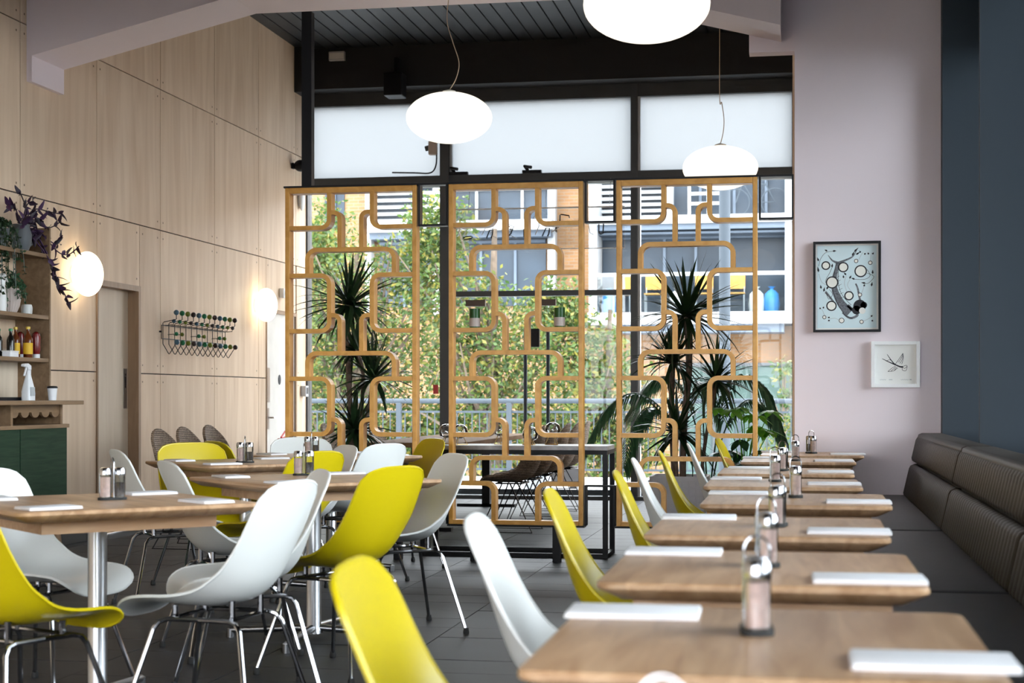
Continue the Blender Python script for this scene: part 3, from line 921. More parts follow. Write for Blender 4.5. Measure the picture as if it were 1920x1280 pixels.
# hanging acrylic sign with neon letter tubes, seen from behind
sg = tag(empty('hanging_sign', (-3.72, 17.12, 0)), 'clear acrylic sign with black-masked letter tubes hanging in the window', 'sign')
MB().box(.0, 1.86, -.004, .004, 2.72, 3.16).build('acrylic_sheet', K['acrylic'], sg)
MB().box(0, 1.86, -.008, .008, 3.155, 3.17).box(0, 1.86, -.006, .006, 2.712, 2.722).box(0, .008, -.008, .008, 2.72, 3.16).build('sheet_edge', K['tube_white'], sg)
for x in (.15, 1.0, 1.7): MB().tube([(x, 0, 3.17), (x, 0.1, 3.48)], .003, 5).build('wire', K['steel'], sg)
kk = 5.72 / 1000 / 5.647


def sgp(p): return ((p[0] - 130) * kk, -.02, 3.165 - (p[1] - 320) * kk)


for stroke in ([(222, 638), (240, 618), (310, 612), (328, 622), (310, 636), (232, 646)], [(478, 640), (515, 550), (550, 550), (545, 592), (530, 640)],
               [(660, 498), (710, 502), (732, 522)], [(730, 545), (765, 547), (745, 592), (700, 640)], [(920, 520), (922, 565)],
               [(920, 565), (920, 625), (888, 628), (888, 545)], [(1085, 628), (1125, 540), (1165, 540), (1160, 592), (1145, 628)],
               [(1278, 520), (1278, 405), (1290, 398), (1375, 412), (1380, 437)], [(1695, 510), (1695, 600), (1715, 615), (1740, 608), (1745, 500)]):
    MB().tube([sgp(p) for p in stroke], .0075, 6).build('letter_tube', K['black'], sg, True)
for stroke in ([(160, 600), (190, 540), (260, 530), (240, 580), (200, 640), (280, 660)], [(430, 600), (470, 520), (560, 500), (520, 600), (600, 640)],
               [(640, 560), (700, 480), (780, 520), (720, 600), (800, 640)], [(990, 440), (1010, 395), (1050, 405), (1050, 520), (1010, 610)],
               [(1180, 590), (1260, 540), (1330, 480)], [(1500, 500), (1530, 450), (1580, 470), (1600, 600), (1640, 620)]):
    MB().tube([sgp(p) for p in stroke], .005, 6).build('letter_tube', K['tube_white'], sg, True)

# ------------------------------------------------------------------ banquette along the right wall
bq = tag(empty('banquette', (0, 0, 0)), 'long banquette with ribbed brown leather back and grey seat', 'banquette')
secs = [(11.10, 8.13), (8.12, 5.58), (5.57, 3.0), (2.99, .45)]
for y1, y0 in secs:
    st = MB().loops([[(p[0], p[1], z) for p in rrect(.22 + i, .80, y0 + .005 + i, y1 - .005 - i, .03, 0)] for z, i in ((.30, 0), (.43, 0), (.448, .008), (.455, .03))])
    st.build('seat_cushion', K['leather_seat'], bq, True, angle=60)
    # ribbed back in two heights: rake from x .68 (bottom) to .765 (top)
    n = int(round((y1 - y0) / .085))
    for za, zb in ((.44, .665), (.675, .855)):
        vs, fs = [], []
        N = n * 6
        lv = [(za, .03), (za + .012, .008), (za + .03, 0), (zb - .03, 0), (zb - .012, .006), (zb, .03)]
        for z, ins in lv:
            for i in range(N + 1):
                t = i / N
                ph = abs(math.sin(math.pi * n * t))
                e = min(t, 1 - t) * (y1 - y0)
                end = .03 * max(0, 1 - e / .03) ** 2
                xx = .672 + (z - .44) * .23 + ins + end + .010 * (1 - ph ** .6)
                vs.append((xx, y0 + .006 + t * (y1 - y0 - .012), z))
        for a in range(len(lv) - 1):
            for i in range(N):
                o = a * (N + 1) + i
                fs.append((o, o + 1, o + N + 2, o + N + 1))
        m = MB().add(vs, fs)
        o = bpy.data.objects.new('back_cushion', m.mesh('back_cushion', K['leather_back'], True, 60)); col.objects.link(o); o.parent = bq
    MB().loops([[(p[0], p[1], z) for p in rrect(.775 + i, .925, y0 + .006 + i, y1 - .006 - i, .02, 0)] for z, i in ((.44, .0), (.845, 0), (.862, .005), (.872, .025))]).build('top_roll', K['leather_back'], bq, True, angle=60)
MB().box(.30, .90, .45, 11.10, 0, .30).build('plinth', K['black'], bq)

# ------------------------------------------------------------------ framed prints
def frame(name, label, x0, x1, z0, z1, mat, fw, paper, mount):
    p = tag(empty(name, ((x0 + x1) / 2, 11.12, (z0 + z1) / 2)), label, 'picture')
    hw, hh = (x1 - x0) / 2, (z1 - z0) / 2
    d = -.038
    MB().box(-hw, -hw + fw, d, 0, -hh, hh).box(hw - fw, hw, d, 0, -hh, hh).box(-hw + fw, hw - fw, d, 0, hh - fw, hh).box(-hw + fw, hw - fw, d, 0, -hh, -hh + fw).build('frame', mat, p, bevel=.001)
    MB().box(-hw + fw, hw - fw, -.008, 0, -hh + fw, hh - fw).build('mount', K['paper'], p)
    return p, MB().box(-hw + fw + mount, hw - fw - mount, -.0095, -.008, -hh + fw + mount, hh - fw - mount).build('print', paper, p)


def flat(name, polys, mat, parent, y):
    m = MB()
    for q in polys: m.poly([(a, y, b) for a, b in q])
    me = bpy.data.meshes.new(name); me.from_pydata(m.v, [], m.f); me.materials.append(mat)
    o = bpy.data.objects.new(name, me); col.objects.link(o); o.parent = parent
    return tag(o, kind='stuff')


def stroke(pts, w0, w1=None):
    """flat tapering ink line as quads"""
    w1 = w0 if w1 is None else w1
    P = [Vector(p) for p in pts]
    # smooth
    S = []
    for i in range(len(P) - 1):
        p0, p1, p2, p3 = P[max(0, i - 1)], P[i], P[i + 1], P[min(len(P) - 1, i + 2)]
        for t in (0, .25, .5, .75):
            S.append(.5 * ((2 * p1) + (p2 - p0) * t + (2 * p0 - 5 * p1 + 4 * p2 - p3) * t * t + (3 * p1 - p0 - 3 * p2 + p3) * t ** 3))
    S.append(P[-1])
    out = []
    L, Rr = [], []
    for i, p in enumerate(S):
        d = (S[min(i + 1, len(S) - 1)] - S[max(i - 1, 0)]).normalized()
        ww = (w0 + (w1 - w0) * i / (len(S) - 1)) / 2
        nn = Vector((-d.y, d.x)) * ww
        L.append(p + nn); Rr.append(p - nn)
    for i in range(len(S) - 1):
        out.append([L[i], L[i + 1], Rr[i + 1], Rr[i]])
    return out


def disc(c, r, n=24): return [[(c[0] + r * math.cos(2 * math.pi * i / n), c[1] + r * math.sin(2 * math.pi * i / n)) for i in range(n)]]


def ringq(c, r0, r1, n=24):
    o = []
    for i in range(n):
        a, b = 2 * math.pi * i / n, 2 * math.pi * (i + 1) / n
        o.append([(c[0] + r0 * math.cos(a), c[1] + r0 * math.sin(a)), (c[0] + r1 * math.cos(a), c[1] + r1 * math.sin(a)), (c[0] + r1 * math.cos(b), c[1] + r1 * math.sin(b)), (c[0] + r0 * math.cos(b), c[1] + r0 * math.sin(b))])
    return o


def leaf2(c, ang, L, wd):
    d = Vector((math.cos(ang), math.sin(ang))); n = Vector((-d.y, d.x)); c = Vector(c)
    return [[c, c + d * L * .35 + n * wd, c + d * L, c + d * L * .35 - n * wd]]


pa, pr1 = frame('framed_print', 'black-framed pale blue print of a mermaid among ringed discs', .085, .535, 1.555, 2.170, K['black'], .016, K['paper_blue'], .012)
s_ = .000835


def A(p): return ((p[0] - 385) * s_, -(p[1] - 410) * s_)


def AS(*p): return [A(q) for q in p]


ink, grey, pale = [], [], []
big = [(217, 235, 34), (356, 250, 40), (495, 284, 48), (267, 373, 48), (402, 483, 36), (262, 564, 40)]
small = [(459, 201, 16), (571, 217, 16), (489, 476, 16), (205, 656, 15), (343, 684, 21), (502, 696, 16)]
for x, y, r in big: ink += ringq(A((x, y)), (r - 8) * s_, (r + 2) * s_)
for x, y, r in small: ink += ringq(A((x, y)), (r - 4) * s_, (r + 1) * s_)
# tail, body and flukes
grey += stroke(AS((315, 215), (300, 270), (285, 340), (285, 420), (310, 490), (350, 560), (410, 620)), .016, .062)
grey += stroke(AS((315, 215), (270, 195), (235, 150)), .018, .003) + stroke(AS((315, 215), (370, 195), (430, 165), (460, 120)), .018, .004)
grey += stroke(AS((390, 560), (430, 600), (470, 640), (410, 665), (350, 620)), .022, .012)
grey += stroke(AS((490, 520), (480, 470), (470, 420), (455, 385)), .014, .010) + stroke(AS((300, 560), (255, 500), (215, 450)), .010, .016)
ink += stroke(AS((300, 215), (285, 290), (270, 400), (300, 520), (370, 640), (430, 668)), .0035) + stroke(AS((325, 220), (315, 300), (320, 400), (350, 480), (420, 560)), .003)
for i in range(7): ink += stroke(AS((283 + i * 3, 290 + i * 34), (300 + i * 4, 300 + i * 34), (318 + i * 8, 285 + i * 34)), .002)
# hair and face
ink += disc(A((487, 566)), .042) + disc(A((462, 600)), .03) + disc(A((520, 560)), .022)
for q in ([(160, 240), (175, 180), (215, 130), (275, 118)], [(270, 245), (245, 300), (215, 360), (235, 410)], [(160, 300), (185, 370), (235, 400)],
          [(545, 270), (570, 320), (530, 350), (450, 350)], [(545, 300), (600, 330), (560, 380), (530, 385)], [(380, 320), (365, 380), (385, 450)], [(410, 350), (390, 400), (430, 460)],
          [(215, 440), (240, 510), (270, 470), (245, 430)], [(500, 470), (515, 430), (520, 410)], [(250, 670), (290, 665), (320, 680)], [(520, 690), (560, 670), (580, 655)], [(480, 190), (500, 150), (515, 130)], [(572, 200), (575, 160), (580, 135)], [(205, 640), (195, 610), (180, 585)]):
    (ink if len(q) > 3 else pale).extend(stroke(AS(*q), .0028, .0022))
for x, y, a, L in ((270, 118, 5, 26), (230, 118, 150, 22), (160, 200, 110, 30), (160, 290, 100, 40), (265, 250, 80, 26), (440, 130, 45, 44), (455, 150, 30, 34), (425, 160, 60, 36), (380, 315, 130, 24), (405, 345, 60, 26), (360, 340, 100, 22), (180, 425, 100, 28), (200, 450, 80, 34), (222, 430, 60, 30), (450, 350, 160, 26), (535, 383, 170, 30), (590, 310, 90, 30), (580, 410, 80, 32), (520, 410, 70, 18), (495, 135, 120, 16), (522, 150, 40, 16), (560, 150, 120, 16), (588, 150, 60, 16), (250, 660, 170, 16), (250, 680, 200, 16), (575, 655, 40, 16), (580, 685, 340, 14), (175, 590, 120, 14), (195, 585, 70, 14)):
    ink += leaf2(A((x, y)), R(a), L * 1.25 * s_, 8 * s_)
flat('ink_shading', grey, K['ink_grey'], pr1, -.0098)
flat('ink_drawing', ink, K['ink'], pr1, -.0101)
flat('pale_lines', pale, K['ink_pale'], pr1, -.0100)
flat('cream_discs', [q for x, y, r in big for q in disc(A((x, y)), (r - 8) * s_)] + [q for x, y, r in small for q in disc(A((x, y)), (r - 4) * s_)], K['cream'], pr1, -.0103)
flat('face', disc(A((508, 606)), .022, 16), K['paper'], pr1, -.0104)

pb, pr2 = frame('framed_print', 'small white-framed print of a swallow carrying an envelope', .470, .792, 1.178, 1.490, K['frame_white'], .024, K['paper'], .02)


def B2(p): return ((p[0] - 765) * s_, -(p[1] - 1027) * s_)


def BS(*p): return [B2(q) for q in p]


ink = []
ink += stroke(BS((700, 945), (730, 990), (760, 1025), (800, 1045), (825, 1048)), .003, .012) + stroke(BS((660, 980), (720, 1010), (765, 1030)), .003, .009)
for q in ([(765, 1025), (790, 990), (825, 937)], [(825, 937), (828, 980), (815, 1025)], [(790, 1010), (810, 980), (824, 945)], [(800, 1020), (818, 990), (826, 955)], [(765, 1040), (735, 1060), (706, 1085)], [(706, 1085), (750, 1080), (785, 1055)], [(730, 1080), (750, 1065), (770, 1045)], [(755, 1078), (765, 1065), (778, 1050)],
          [(822, 1045), (850, 1035), (858, 1045), (848, 1078), (820, 1072), (822, 1045)], [(822, 1046), (838, 1060), (856, 1044)], [(690, 1000), (720, 990), (740, 1000)]):
    ink += stroke(BS(*q), .0028)
flat('ink_drawing', ink, K['ink'], pr2, -.0100)
pale = []
for x0, x1 in ((642, 692), (715, 742), (808, 870), (878, 892)):
    q = [(x0 + (x1 - x0) * i / 8, 1150 + (4 if i % 2 else -3)) for i in range(9)]
    pale += stroke([B2(p) for p in q], .0022)
flat('pencil_signature', pale, K['ink_pale'], pr2, -.0100)

# ------------------------------------------------------------------ shell chairs
def shell_mesh(rows, th, rim, rnd=(.082, .10), nu=14, pw=3.0):
    """rows: (x, z, half width, curl) from the top of the back to the front of the seat"""
    S = catmull(rows, 3)
    # denser ends so the rounded corners stay smooth
    def lerp(a, b, t): return tuple(p + (q - p) * t for p, q in zip(a, b))
    S = [S[0], lerp(S[0], S[1], .06), lerp(S[0], S[1], .2), lerp(S[0], S[1], .5)] + S[1:-1] + [lerp(S[-2], S[-1], .5), lerp(S[-2], S[-1], .8), lerp(S[-2], S[-1], .94), S[-1]]
    L = [0]
    for a, b in zip(S[:-1], S[1:]): L.append(L[-1] + math.hypot(b[0] - a[0], b[1] - a[1]))
    T = L[-1]
    top, bot = [], []
    m = len(S)
    for i, (x, z, hw, cu) in enumerate(S):
        a, b = S[max(0, i - 1)], S[min(m - 1, i + 1)]
        tx, tz = b[0] - a[0], b[1] - a[1]
        l = math.hypot(tx, tz); tx /= l; tz /= l
        nx, nz = -tz, tx
        f = 1
        if L[i] < rnd[0]: f = (1 - ((rnd[0] - L[i]) / rnd[0]) ** pw) ** (1 / pw)
        if T - L[i] < rnd[1]: f *= (1 - ((rnd[1] - T + L[i]) / rnd[1]) ** pw) ** (1 / pw)
        f = max(f, .02)
        rt, rb = [], []
        for k in range(nu + 1):
            u = -1 + 2 * k / nu
            u = math.copysign(abs(u) ** .85, u)
            yy = hw * f * u
            c = cu * abs(u * f) ** 2.4
            px, pz = x + nx * c, z + nz * c
            rt.append((px, yy, pz)); rb.append((px - nx * th, yy, pz - nz * th))
        top.append(rt); bot.append(rb)
    vs = [p for r in top for p in r] + [p for r in bot for p in r]
    n1 = nu + 1
    off = m * n1
    fs = []
    for i in range(m - 1):
        for k in range(nu):
            o = i * n1 + k
            fs.append((o, o + 1, o + n1 + 1, o + n1)); fs.append((off + o, off + o + n1, off + o + n1 + 1, off + o + 1))
    bd = [k for k in range(n1)] + [i * n1 + nu for i in range(1, m)] + [(m - 1) * n1 + k for k in range(nu - 1, -1, -1)] + [i * n1 for i in range(m - 2, 0, -1)]
    for a, b in zip(bd, bd[1:] + bd[:1]): fs.append((a, b, off + b, off + a))
    mb = MB().add(vs, fs)
    if rim:
        bp = [(Vector(vs[i]) + Vector(vs[off + i])) / 2 for i in bd]
        # drop near-duplicates
        q = [bp[0]]
        for p in bp[1:]:
            if (p - q[-1]).length > .012: q.append(p)
        q.append(q[0])
        mb.tube(q, rim, 6)
    return mb


ROWS = [(-.280, .836, .200, .006), (-.252, .75, .212, .018), (-.226, .66, .220, .032), (-.202, .58, .227, .052), (-.170, .505, .231, .074), (-.112, .450, .232, .080),
        (-.03, .430, .231, .064), (.06, .431, .229, .046), (.15, .436, .223, .036), (.215, .432, .215, .030), (.262, .414, .205, .020), (.288, .385, .19, .010)]
shell_w = shell_mesh(ROWS, .007, .0055).mesh('shell', K['white_shell'], True, 50)
shell_y = shell_mesh(ROWS, .007, .0055).mesh('shell', K['yellow_shell'], True, 50)


def legpath(sy, front):
    sx = 1 if front else -1
    fx = .245 if front else -.235
    return [(fx, sy * .245, .012), (fx * .68, sy * .160, .325), (fx * .65, sy * .152, .355), (fx * .58, sy * .145, .378), (fx * .46, sy * .141, .386), (0, sy * .140, .387)]


leg_me = {(s, f): MB().tube(legpath(s, f), .0085, 8).mesh('leg', K['chrome'], True) for s in (-1, 1) for f in (True, False)}
foot_me = MB().lathe([(.013, 0), (.015, .008), (.011, .028)], 10).mesh('foot_glide', K['rubber'], True)
under_me = []
for x in (-.10, .11):
    under = MB().tube([(x, -.142, .387), (x, .142, .387)], .007, 8)
    for y in (-.10, .10): under.tube([(x, y, .384), (x, y, .428 + (.02 if x < 0 else 0))], .011, 8)
    under_me.append(under.mesh('cross_bar', K['chrome'], True))


def chair(label, x, y, ang, yellow, group):
    c = tag(empty('shell_chair', (x, y, 0), R(ang)), label, 'chair', group)
    inst('shell', shell_y if yellow else shell_w, c)
    for (s, f), me in leg_me.items():
        l = inst('leg', me, c)
        p = legpath(s, f)[0]
        inst('foot_glide', foot_me, l, (p[0], p[1], 0))
    for me in under_me: inst('cross_bar', me, c)
    return c


ORD = ['first', 'second', 'third', 'fourth', 'fifth', 'sixth', 'seventh', 'eighth']
# chairs on the aisle side of the banquette tables
RC = [(-.46, 2.60, 4, 1, 'yellow shell chair cut by the bottom edge, nearest of the aisle row'),
      (-.47, 3.66, 4, 0, 'white shell chair, nearest white one of the aisle row by the banquette'),
      (-.46, 4.72, 4, 1, 'yellow shell chair at the third banquette table from the camera'),
      (-.40, 5.95, 4, 1, 'yellow shell chair at the fourth banquette table from the camera'),
      (-.46, 7.18, 4, 0, 'white shell chair at the fifth banquette table from the camera'),
      (-.43, 8.20, 4, 1, 'yellow shell chair at the sixth banquette table from the camera'),
      (-.38, 9.58, 4, 0, 'white shell chair at the seventh banquette table from the camera'),
      (-.27, 10.78, -3, 1, 'yellow shell chair at the farthest banquette table')]
for x, y, a, yl, lb in RC: chair(lb, x, y, a, yl, 'aisle chairs facing the banquette')
TC = [('A', -2.48, 5.38, 46), ('B', -2.20, 7.07, 45), ('C', -3.16, 8.83, 47), ('D', -2.97, 9.92, 45)]
LC = [(-1.905, 5.075, 172, 0, 'white shell chair in the left foreground with its back to the camera'),
      (-2.02, 5.68, 208, 0, 'off-white shell chair half hidden behind the white foreground chair'),
      (-2.81, 5.62, -12, 0, 'white shell chair cut by the left edge, tucked under the nearest square table'),
      (-2.36, 4.52, 68, 1, 'yellow shell chair in the lower left corner'),
      (-3.30, 8.03, 36, 0, 'pale shell chair standing before the plywood washroom door'),
      (-2.46, 6.67, 36, 0, 'pale shell chair at the left side of the second square table'),
      (-1.83, 6.27, 158, 1, 'large yellow shell chair in the centre with its back to the camera'),
      (-1.88, 7.44, 214, 0, 'off-white shell chair right of the large central yellow chair'),
      (-2.65, 7.93, 155, 1, 'yellow shell chair behind the second square table'),
      (-2.77, 8.66, 216, 0, 'off-white shell chair between the yellow one and the far white one'),
      (-2.66, 9.30, 155, 0, 'white shell chair seen from behind in front of the left lattice panel'),
      (-2.62, 10.22, 218, 1, 'dark yellow shell chair right of the farthest square table'),
      (-3.22, 10.27, -58, 0, 'white shell chair at the foot of the left lattice panel'),
      (-3.44, 8.95, -48, 1, 'bright yellow shell chair facing the camera before the rattan chairs'),
      (-3.40, 9.67, 45, 1, 'shaded yellow shell chair beside the steel fire extinguisher')]
for x, y, a, yl, lb in LC: chair(lb, x, y, a, yl, 'chairs around the square tables')


# ------------------------------------------------------------------ tables
def table_parts(hx, hy, r=.035, q=.07):
    tp = MB().loops([rrect(-hx + i, hx - i, -hy + i, hy - i, max(.006, r - i * .5), z) for z, i in ((.700, .050), (.7235, .003), (.727, 0), (.735, 0), (.739, .0025), (.740, .006))])
    top = tp.mesh('table_top', K['oak'], True, 28)
    a = MB().box(-hx + q, hx - q, -hy + q, -hy + q + .03, .655, .702).box(-hx + q, hx - q, hy - q - .03, hy - q, .655, .702)
    a.box(-hx + q, -hx + q + .03, -hy + q + .03, hy - q - .03, .655, .702).box(hx - q - .03, hx - q, -hy + q + .03, hy - q - .03, .655, .702)
    ap = a.mesh('apron', K['oak_edge'])
    colm = MB().lathe([(.045, .03), (.040, .05), (.034, .06), (.034, .66), (.09, .665), (.09, .70)], 24).mesh('pedestal', K['steel'], True)
    ft = {}
    for k in range(4):
        a_ = R(45 + 90 * k)
        e = (.40 * math.cos(a_), .40 * math.sin(a_))
        ft[k] = (MB().tube([(.03 * math.cos(a_), .03 * math.sin(a_), .055), (e[0], e[1], .034)], .016, 10).tube([(e[0], e[1], .0), (e[0], e[1], .04)], .018, 10)).mesh('foot', K['steel'], True)
    return top, ap, colm, ft


def table(name, label, x, y, ang, parts, group, footrot=0):
    t = tag(empty(name, (x, y, 0), R(ang)), label, 'table', group)
    for n_, me in zip(('table_top', 'apron', 'pedestal'), parts[:3]): inst(n_, me, t)
    for k in range(4): inst('foot', parts[3][k], t, rot=(0, 0, R(footrot)))
    return t


P2 = table_parts(.328, .352)
P4 = table_parts(.435, .435, .035, .12)
RT = [(-.055, 2.49), (-.080, 3.54), (-.090, 4.66), (-.018, 5.93), (-.075, 7.05), (-.072, 8.18), (-.015, 9.63), (.072, 10.71)]
RA = [0, .3, -.3, 0, .2, 0, 0, -.5]
for i, (x, y) in enumerate(RT):
    table('cafe_table', ORD[i] + ' of the oak two-seat tables counted from the camera along the banquette', x, y, RA[i], P2, 'two-seat oak tables along the banquette')
table('cafe_table', 'oak two-seat table just below the frame, nearest the camera', -.07, 1.37, 0, P2, 'two-seat oak tables along the banquette')
TL = ['square oak table in the left foreground on a thick steel post', 'square oak table left of centre behind the large yellow chair', 'square oak table behind the second one, before the rattan chairs', 'farthest square oak table in front of the left lattice panel']
for (n_, x, y, a), lb in zip(TC, TL): table('square_table', lb, x, y, a, P4, 'square oak tables', 0)

# ------------------------------------------------------------------ napkins
def napmesh(w_, d_):
    m = MB()
    m.loops([rrect(-w_ / 2 + i, w_ / 2 - i, -d_ / 2 + i, d_ / 2 - i, .004, z, 2) for z, i in ((0, .001), (.0035, 0), (.0042, .0015))])
    low = m.mesh('lower_fold', K['napkin'], True, 30)
    m = MB()
    m.loops([rrect(-w_ / 2 + i + .002, w_ / 2 - i - .001, -d_ / 2 + i + .002, d_ / 2 - i - .001, .004, z, 2) for z, i in ((.0042, .001), (.008, 0), (.0095, .002))])
    return low, m.mesh('upper_fold', K['napkin'], True, 30)


NB, NS = napmesh(.226, .135), napmesh(.19, .125)


def napkin(label, x, y, ang, ms, group):
    n_ = tag(empty('paper_napkin', (x, y, .7402), R(ang)), label, 'napkin', group)
    inst('lower_fold', ms[0], n_); inst('upper_fold', ms[1], n_)


NL = [(-.28, 2.725), (-.295, 3.81), (-.305, 4.925), (-.235, 6.20), (-.285, 7.31), (-.26, 8.43), (-.235, 9.86), (-.15, 10.95)]
NR = [(.18, 2.285), (.135, 3.305), (.13, 4.47), (.20, 5.75), (.14, 6.93), (.145, 8.05), (.19, 9.45), (.30, 10.60)]
for i in range(8):
    napkin('folded white napkin on the aisle side of the %s banquette table' % ORD[i], *NL[i], random.uniform(-2, 2), NB, 'napkins on the banquette tables')
    napkin('folded white napkin on the bench side of the %s banquette table' % ORD[i], *NR[i], random.uniform(-2, 2), NB, 'napkins on the banquette tables')
TN = ['nearest', 'second', 'third', 'farthest']
for (n_, x, y, a), tn in zip(TC, TN):
    for dx, dy, wd in ((.02, -.42, 'front'), (-.40, .0, 'left'), (.02, .41, 'back'), (.41, .0, 'right')):
        napkin('folded white napkin at the %s corner of the %s square table' % (wd, tn), x + dx, y + dy, a + (90 if wd in ('left', 'right') else 0) + random.uniform(-6, 6), NS, 'napkins on the square tables')

# ------------------------------------------------------------------ salt and pepper caddies
jar_me = MB().lathe([(.021, .009), (.0215, .05), (.0215, .092)], 18).mesh('jar', K['jar'], True)
salt_me = MB().lathe([(.0185, .012), (.0185, .082)], 16).mesh('salt', K['pinkish'], True)
pep_me = MB().lathe([(.0185, .012), (.0185, .062)], 16).mesh('peppercorns', K['pepper'], True)
cap_me = MB().lathe([(.0222, .090), (.0225, .108), (.019, .116), (.004, .118)], 18).mesh('cap', K['chrome'], True)
bm_ = MB().loops([rrect(-.052, .052, -.026, .026, .024, z) for z in (0, .009)])
base_me = bm_.mesh('base', K['rubber'])
hp = [(0, -.020, .009), (0, -.020, .10)] + [(0, .020 * math.cos(R(180 - 15 * i)), .128 + .024 * math.sin(R(180 - 15 * i))) for i in range(13)] + [(0, .020, .10), (0, .020, .009)]
hand_me = MB().tube(hp, .0022, 8).mesh('handle', K['chrome'], True)


def caddy(label, x, y, ang):
    c = tag(empty('condiment_caddy', (x, y, .7402), R(ang)), label, 'salt and pepper', 'salt and pepper caddies')
    inst('base', base_me, c)
    for k in (-1, 1):
        j = inst('jar', jar_me, c, (.026 * k, 0, 0))
        inst('salt' if k < 0 else 'peppercorns', salt_me if k < 0 else pep_me, j)
        inst('cap', cap_me, j)
    inst('handle', hand_me, c)


RCd = [(-.068, 2.55), (-.074, 3.56), (-.065, 4.66), (-.018, 6.02), (-.111, 7.14), (-.088, 8.2), (-.03, 9.5), (.07, 10.78)]
for i, (x, y) in enumerate(RCd): caddy('wire-handled salt and pepper caddy on the %s banquette table' % ORD[i], x, y, 90 + (4, 10, -8, 2, 6, -10, 3, 30)[i])
caddy('salt and pepper caddy at the bottom edge, only its wire loop showing', -.106, 1.25, 85)
for (x, y, a), tn in zip(((-2.45, 5.44, 40), (-2.32, 7.30, 20), (-3.10, 8.66, 12), (-3.12, 9.98, 15)), TN):
    caddy('salt and pepper caddy on the %s square table' % tn, x, y, a)

# ------------------------------------------------------------------ rattan chairs with wire legs
RR = [(-.27, .87, .16, .02), (-.255, .76, .20, .045), (-.235, .65, .225, .07), (-.205, .55, .235, .09), (-.15, .47, .235, .09), (-.06, .435, .235, .07), (.06, .43, .23, .05), (.17, .435, .22, .04), (.25, .42, .20, .02)]
rat_me = shell_mesh(RR, .022, .013, (.17, .12), 14, 2.2).mesh('woven_shell', K['rattan'], True, 60)
wl_me = {}
for s_ in (-1, 1):
    wl_me[s_] = MB().tube([(.05, s_ * .13, .40), (.22, s_ * .22, .01), (-.22, s_ * .22, .01), (-.02, s_ * .13, .40)], .007, 6).mesh('wire_leg', K['black'], True)
wf_me = MB().tube([(.10, -.14, .405), (.10, .14, .405), (-.12, .14, .405), (-.12, -.14, .405), (.10, -.14, .405)], .007, 6).mesh('wire_frame', K['black'], True)


def rattan(label, x, y, ang, group):
    c = tag(empty('rattan_chair', (x, y, 0), R(ang)), label, 'chair', group)
    inst('woven_shell', rat_me, c)
    for s_ in (-1, 1): inst('wire_leg', wl_me[s_], c)
    inst('wire_frame', wf_me, c)


for x, y, a, lb in ((-4.42, 11.22, -2, 'grey rattan chair by the plywood wall, leftmost of three'), (-4.55, 12.02, -2, 'grey rattan chair by the plywood wall, middle of three'), (-4.66, 12.87, -2, 'grey rattan chair by the plywood wall, rightmost of three')):
    rattan(lb, x, y, a, 'rattan chairs by the plywood wall')
for i, y in enumerate((13.05, 13.75, 14.45, 15.15, 15.85)):
    rattan(('nearest', 'second nearest', 'middle', 'second farthest', 'farthest')[i] + ' of five woven rattan chairs on wire legs behind the middle lattice panel', -2.36, y, 178, 'rattan chairs at the long table')
for i, y in enumerate((13.9, 14.7, 15.5)):
    rattan(('nearest', 'middle', 'farthest')[i] + ' of three rattan chairs on the left side of the long table', -3.95, y, 0, 'rattan chairs at the long table')
lt = tag(empty('long_table', (-3.15, 14.5, 0)), 'long dark wooden dining table behind the lattice screen', 'table')
MB().box(-.42, .42, -1.75, 1.75, .70, .74).build('table_top', K['walnut'], lt, bevel=.004)
for y in (-1.5, 1.5):
    MB().box(-.04, .04, y - .04, y + .04, .0, .70).build('leg', K['black'], lt)
    MB().box(-.30, .30, y - .04, y + .04, 0, .03).build('foot', K['black'], lt)

# console with glass globes on brass wire stands
cs = tag(empty('console_table', (-1.97, 11.18, 0)), 'slim black-framed console with grey stone top behind the middle screen', 'console table')
MB().box(-.66, .66, -.22, .22, .745, .775).build('stone_top', K['marble'], cs, bevel=.002)
MB().box(-.66, .66, -.22, -.19, .715, .745).box(-.66, .66, .19, .22, .715, .745).box(-.66, -.63, -.19, .19, .715, .745).box(.63, .66, -.19, .19, .715, .745).build('top_frame', K['black'], cs)
for x in (-.645, .645):
    for y in (-.205, .205): MB().box(x - .017, x + .017, y - .017, y + .017, 0, .715).build('leg', K['black'], cs)
MB().box(-.63, .63, -.22, -.19, .0, .03).box(-.66, -.63, -.19, .19, 0, .03).box(.63, .66, -.19, .19, 0, .03).box(-.63, .63, .19, .22, 0, .03).build('floor_frame', K['black'], cs)
for i, (x, y, z) in enumerate(((-2.50, 11.22, .045), (-2.38, 11.12, .045), (-2.10, 11.2, .06), (-1.88, 11.15, .03), (-1.73, 11.22, .06))):
    v = tag(empty('glass_globe', (x, y, .775)), ('leftmost', 'second', 'middle', 'fourth and lowest', 'rightmost')[i] + ' of five clear glass globes on brass stands on the console', 'vase', 'glass globes on the console')
    MB().lathe([(.025, z), (.05, z + .015), (.058, z + .045), (.05, z + .078), (.03, z + .095), (.012, z + .1)], 20).build('globe', K['jar'], v, True)
    rr = [(.055 * math.cos(R(120 * k + 20 * i)), .055 * math.sin(R(120 * k + 20 * i)), .003) for k in range(3)]
    st = MB()
    for k in range(3):
        st.tube([rr[k], (.02 * math.cos(R(120 * k + 20 * i)), .02 * math.sin(R(120 * k + 20 * i)), z + .012)], .003, 5).tube([rr[k], rr[(k + 1) % 3]], .003, 5)
    st.build('wire_stand', K['brass'], v)

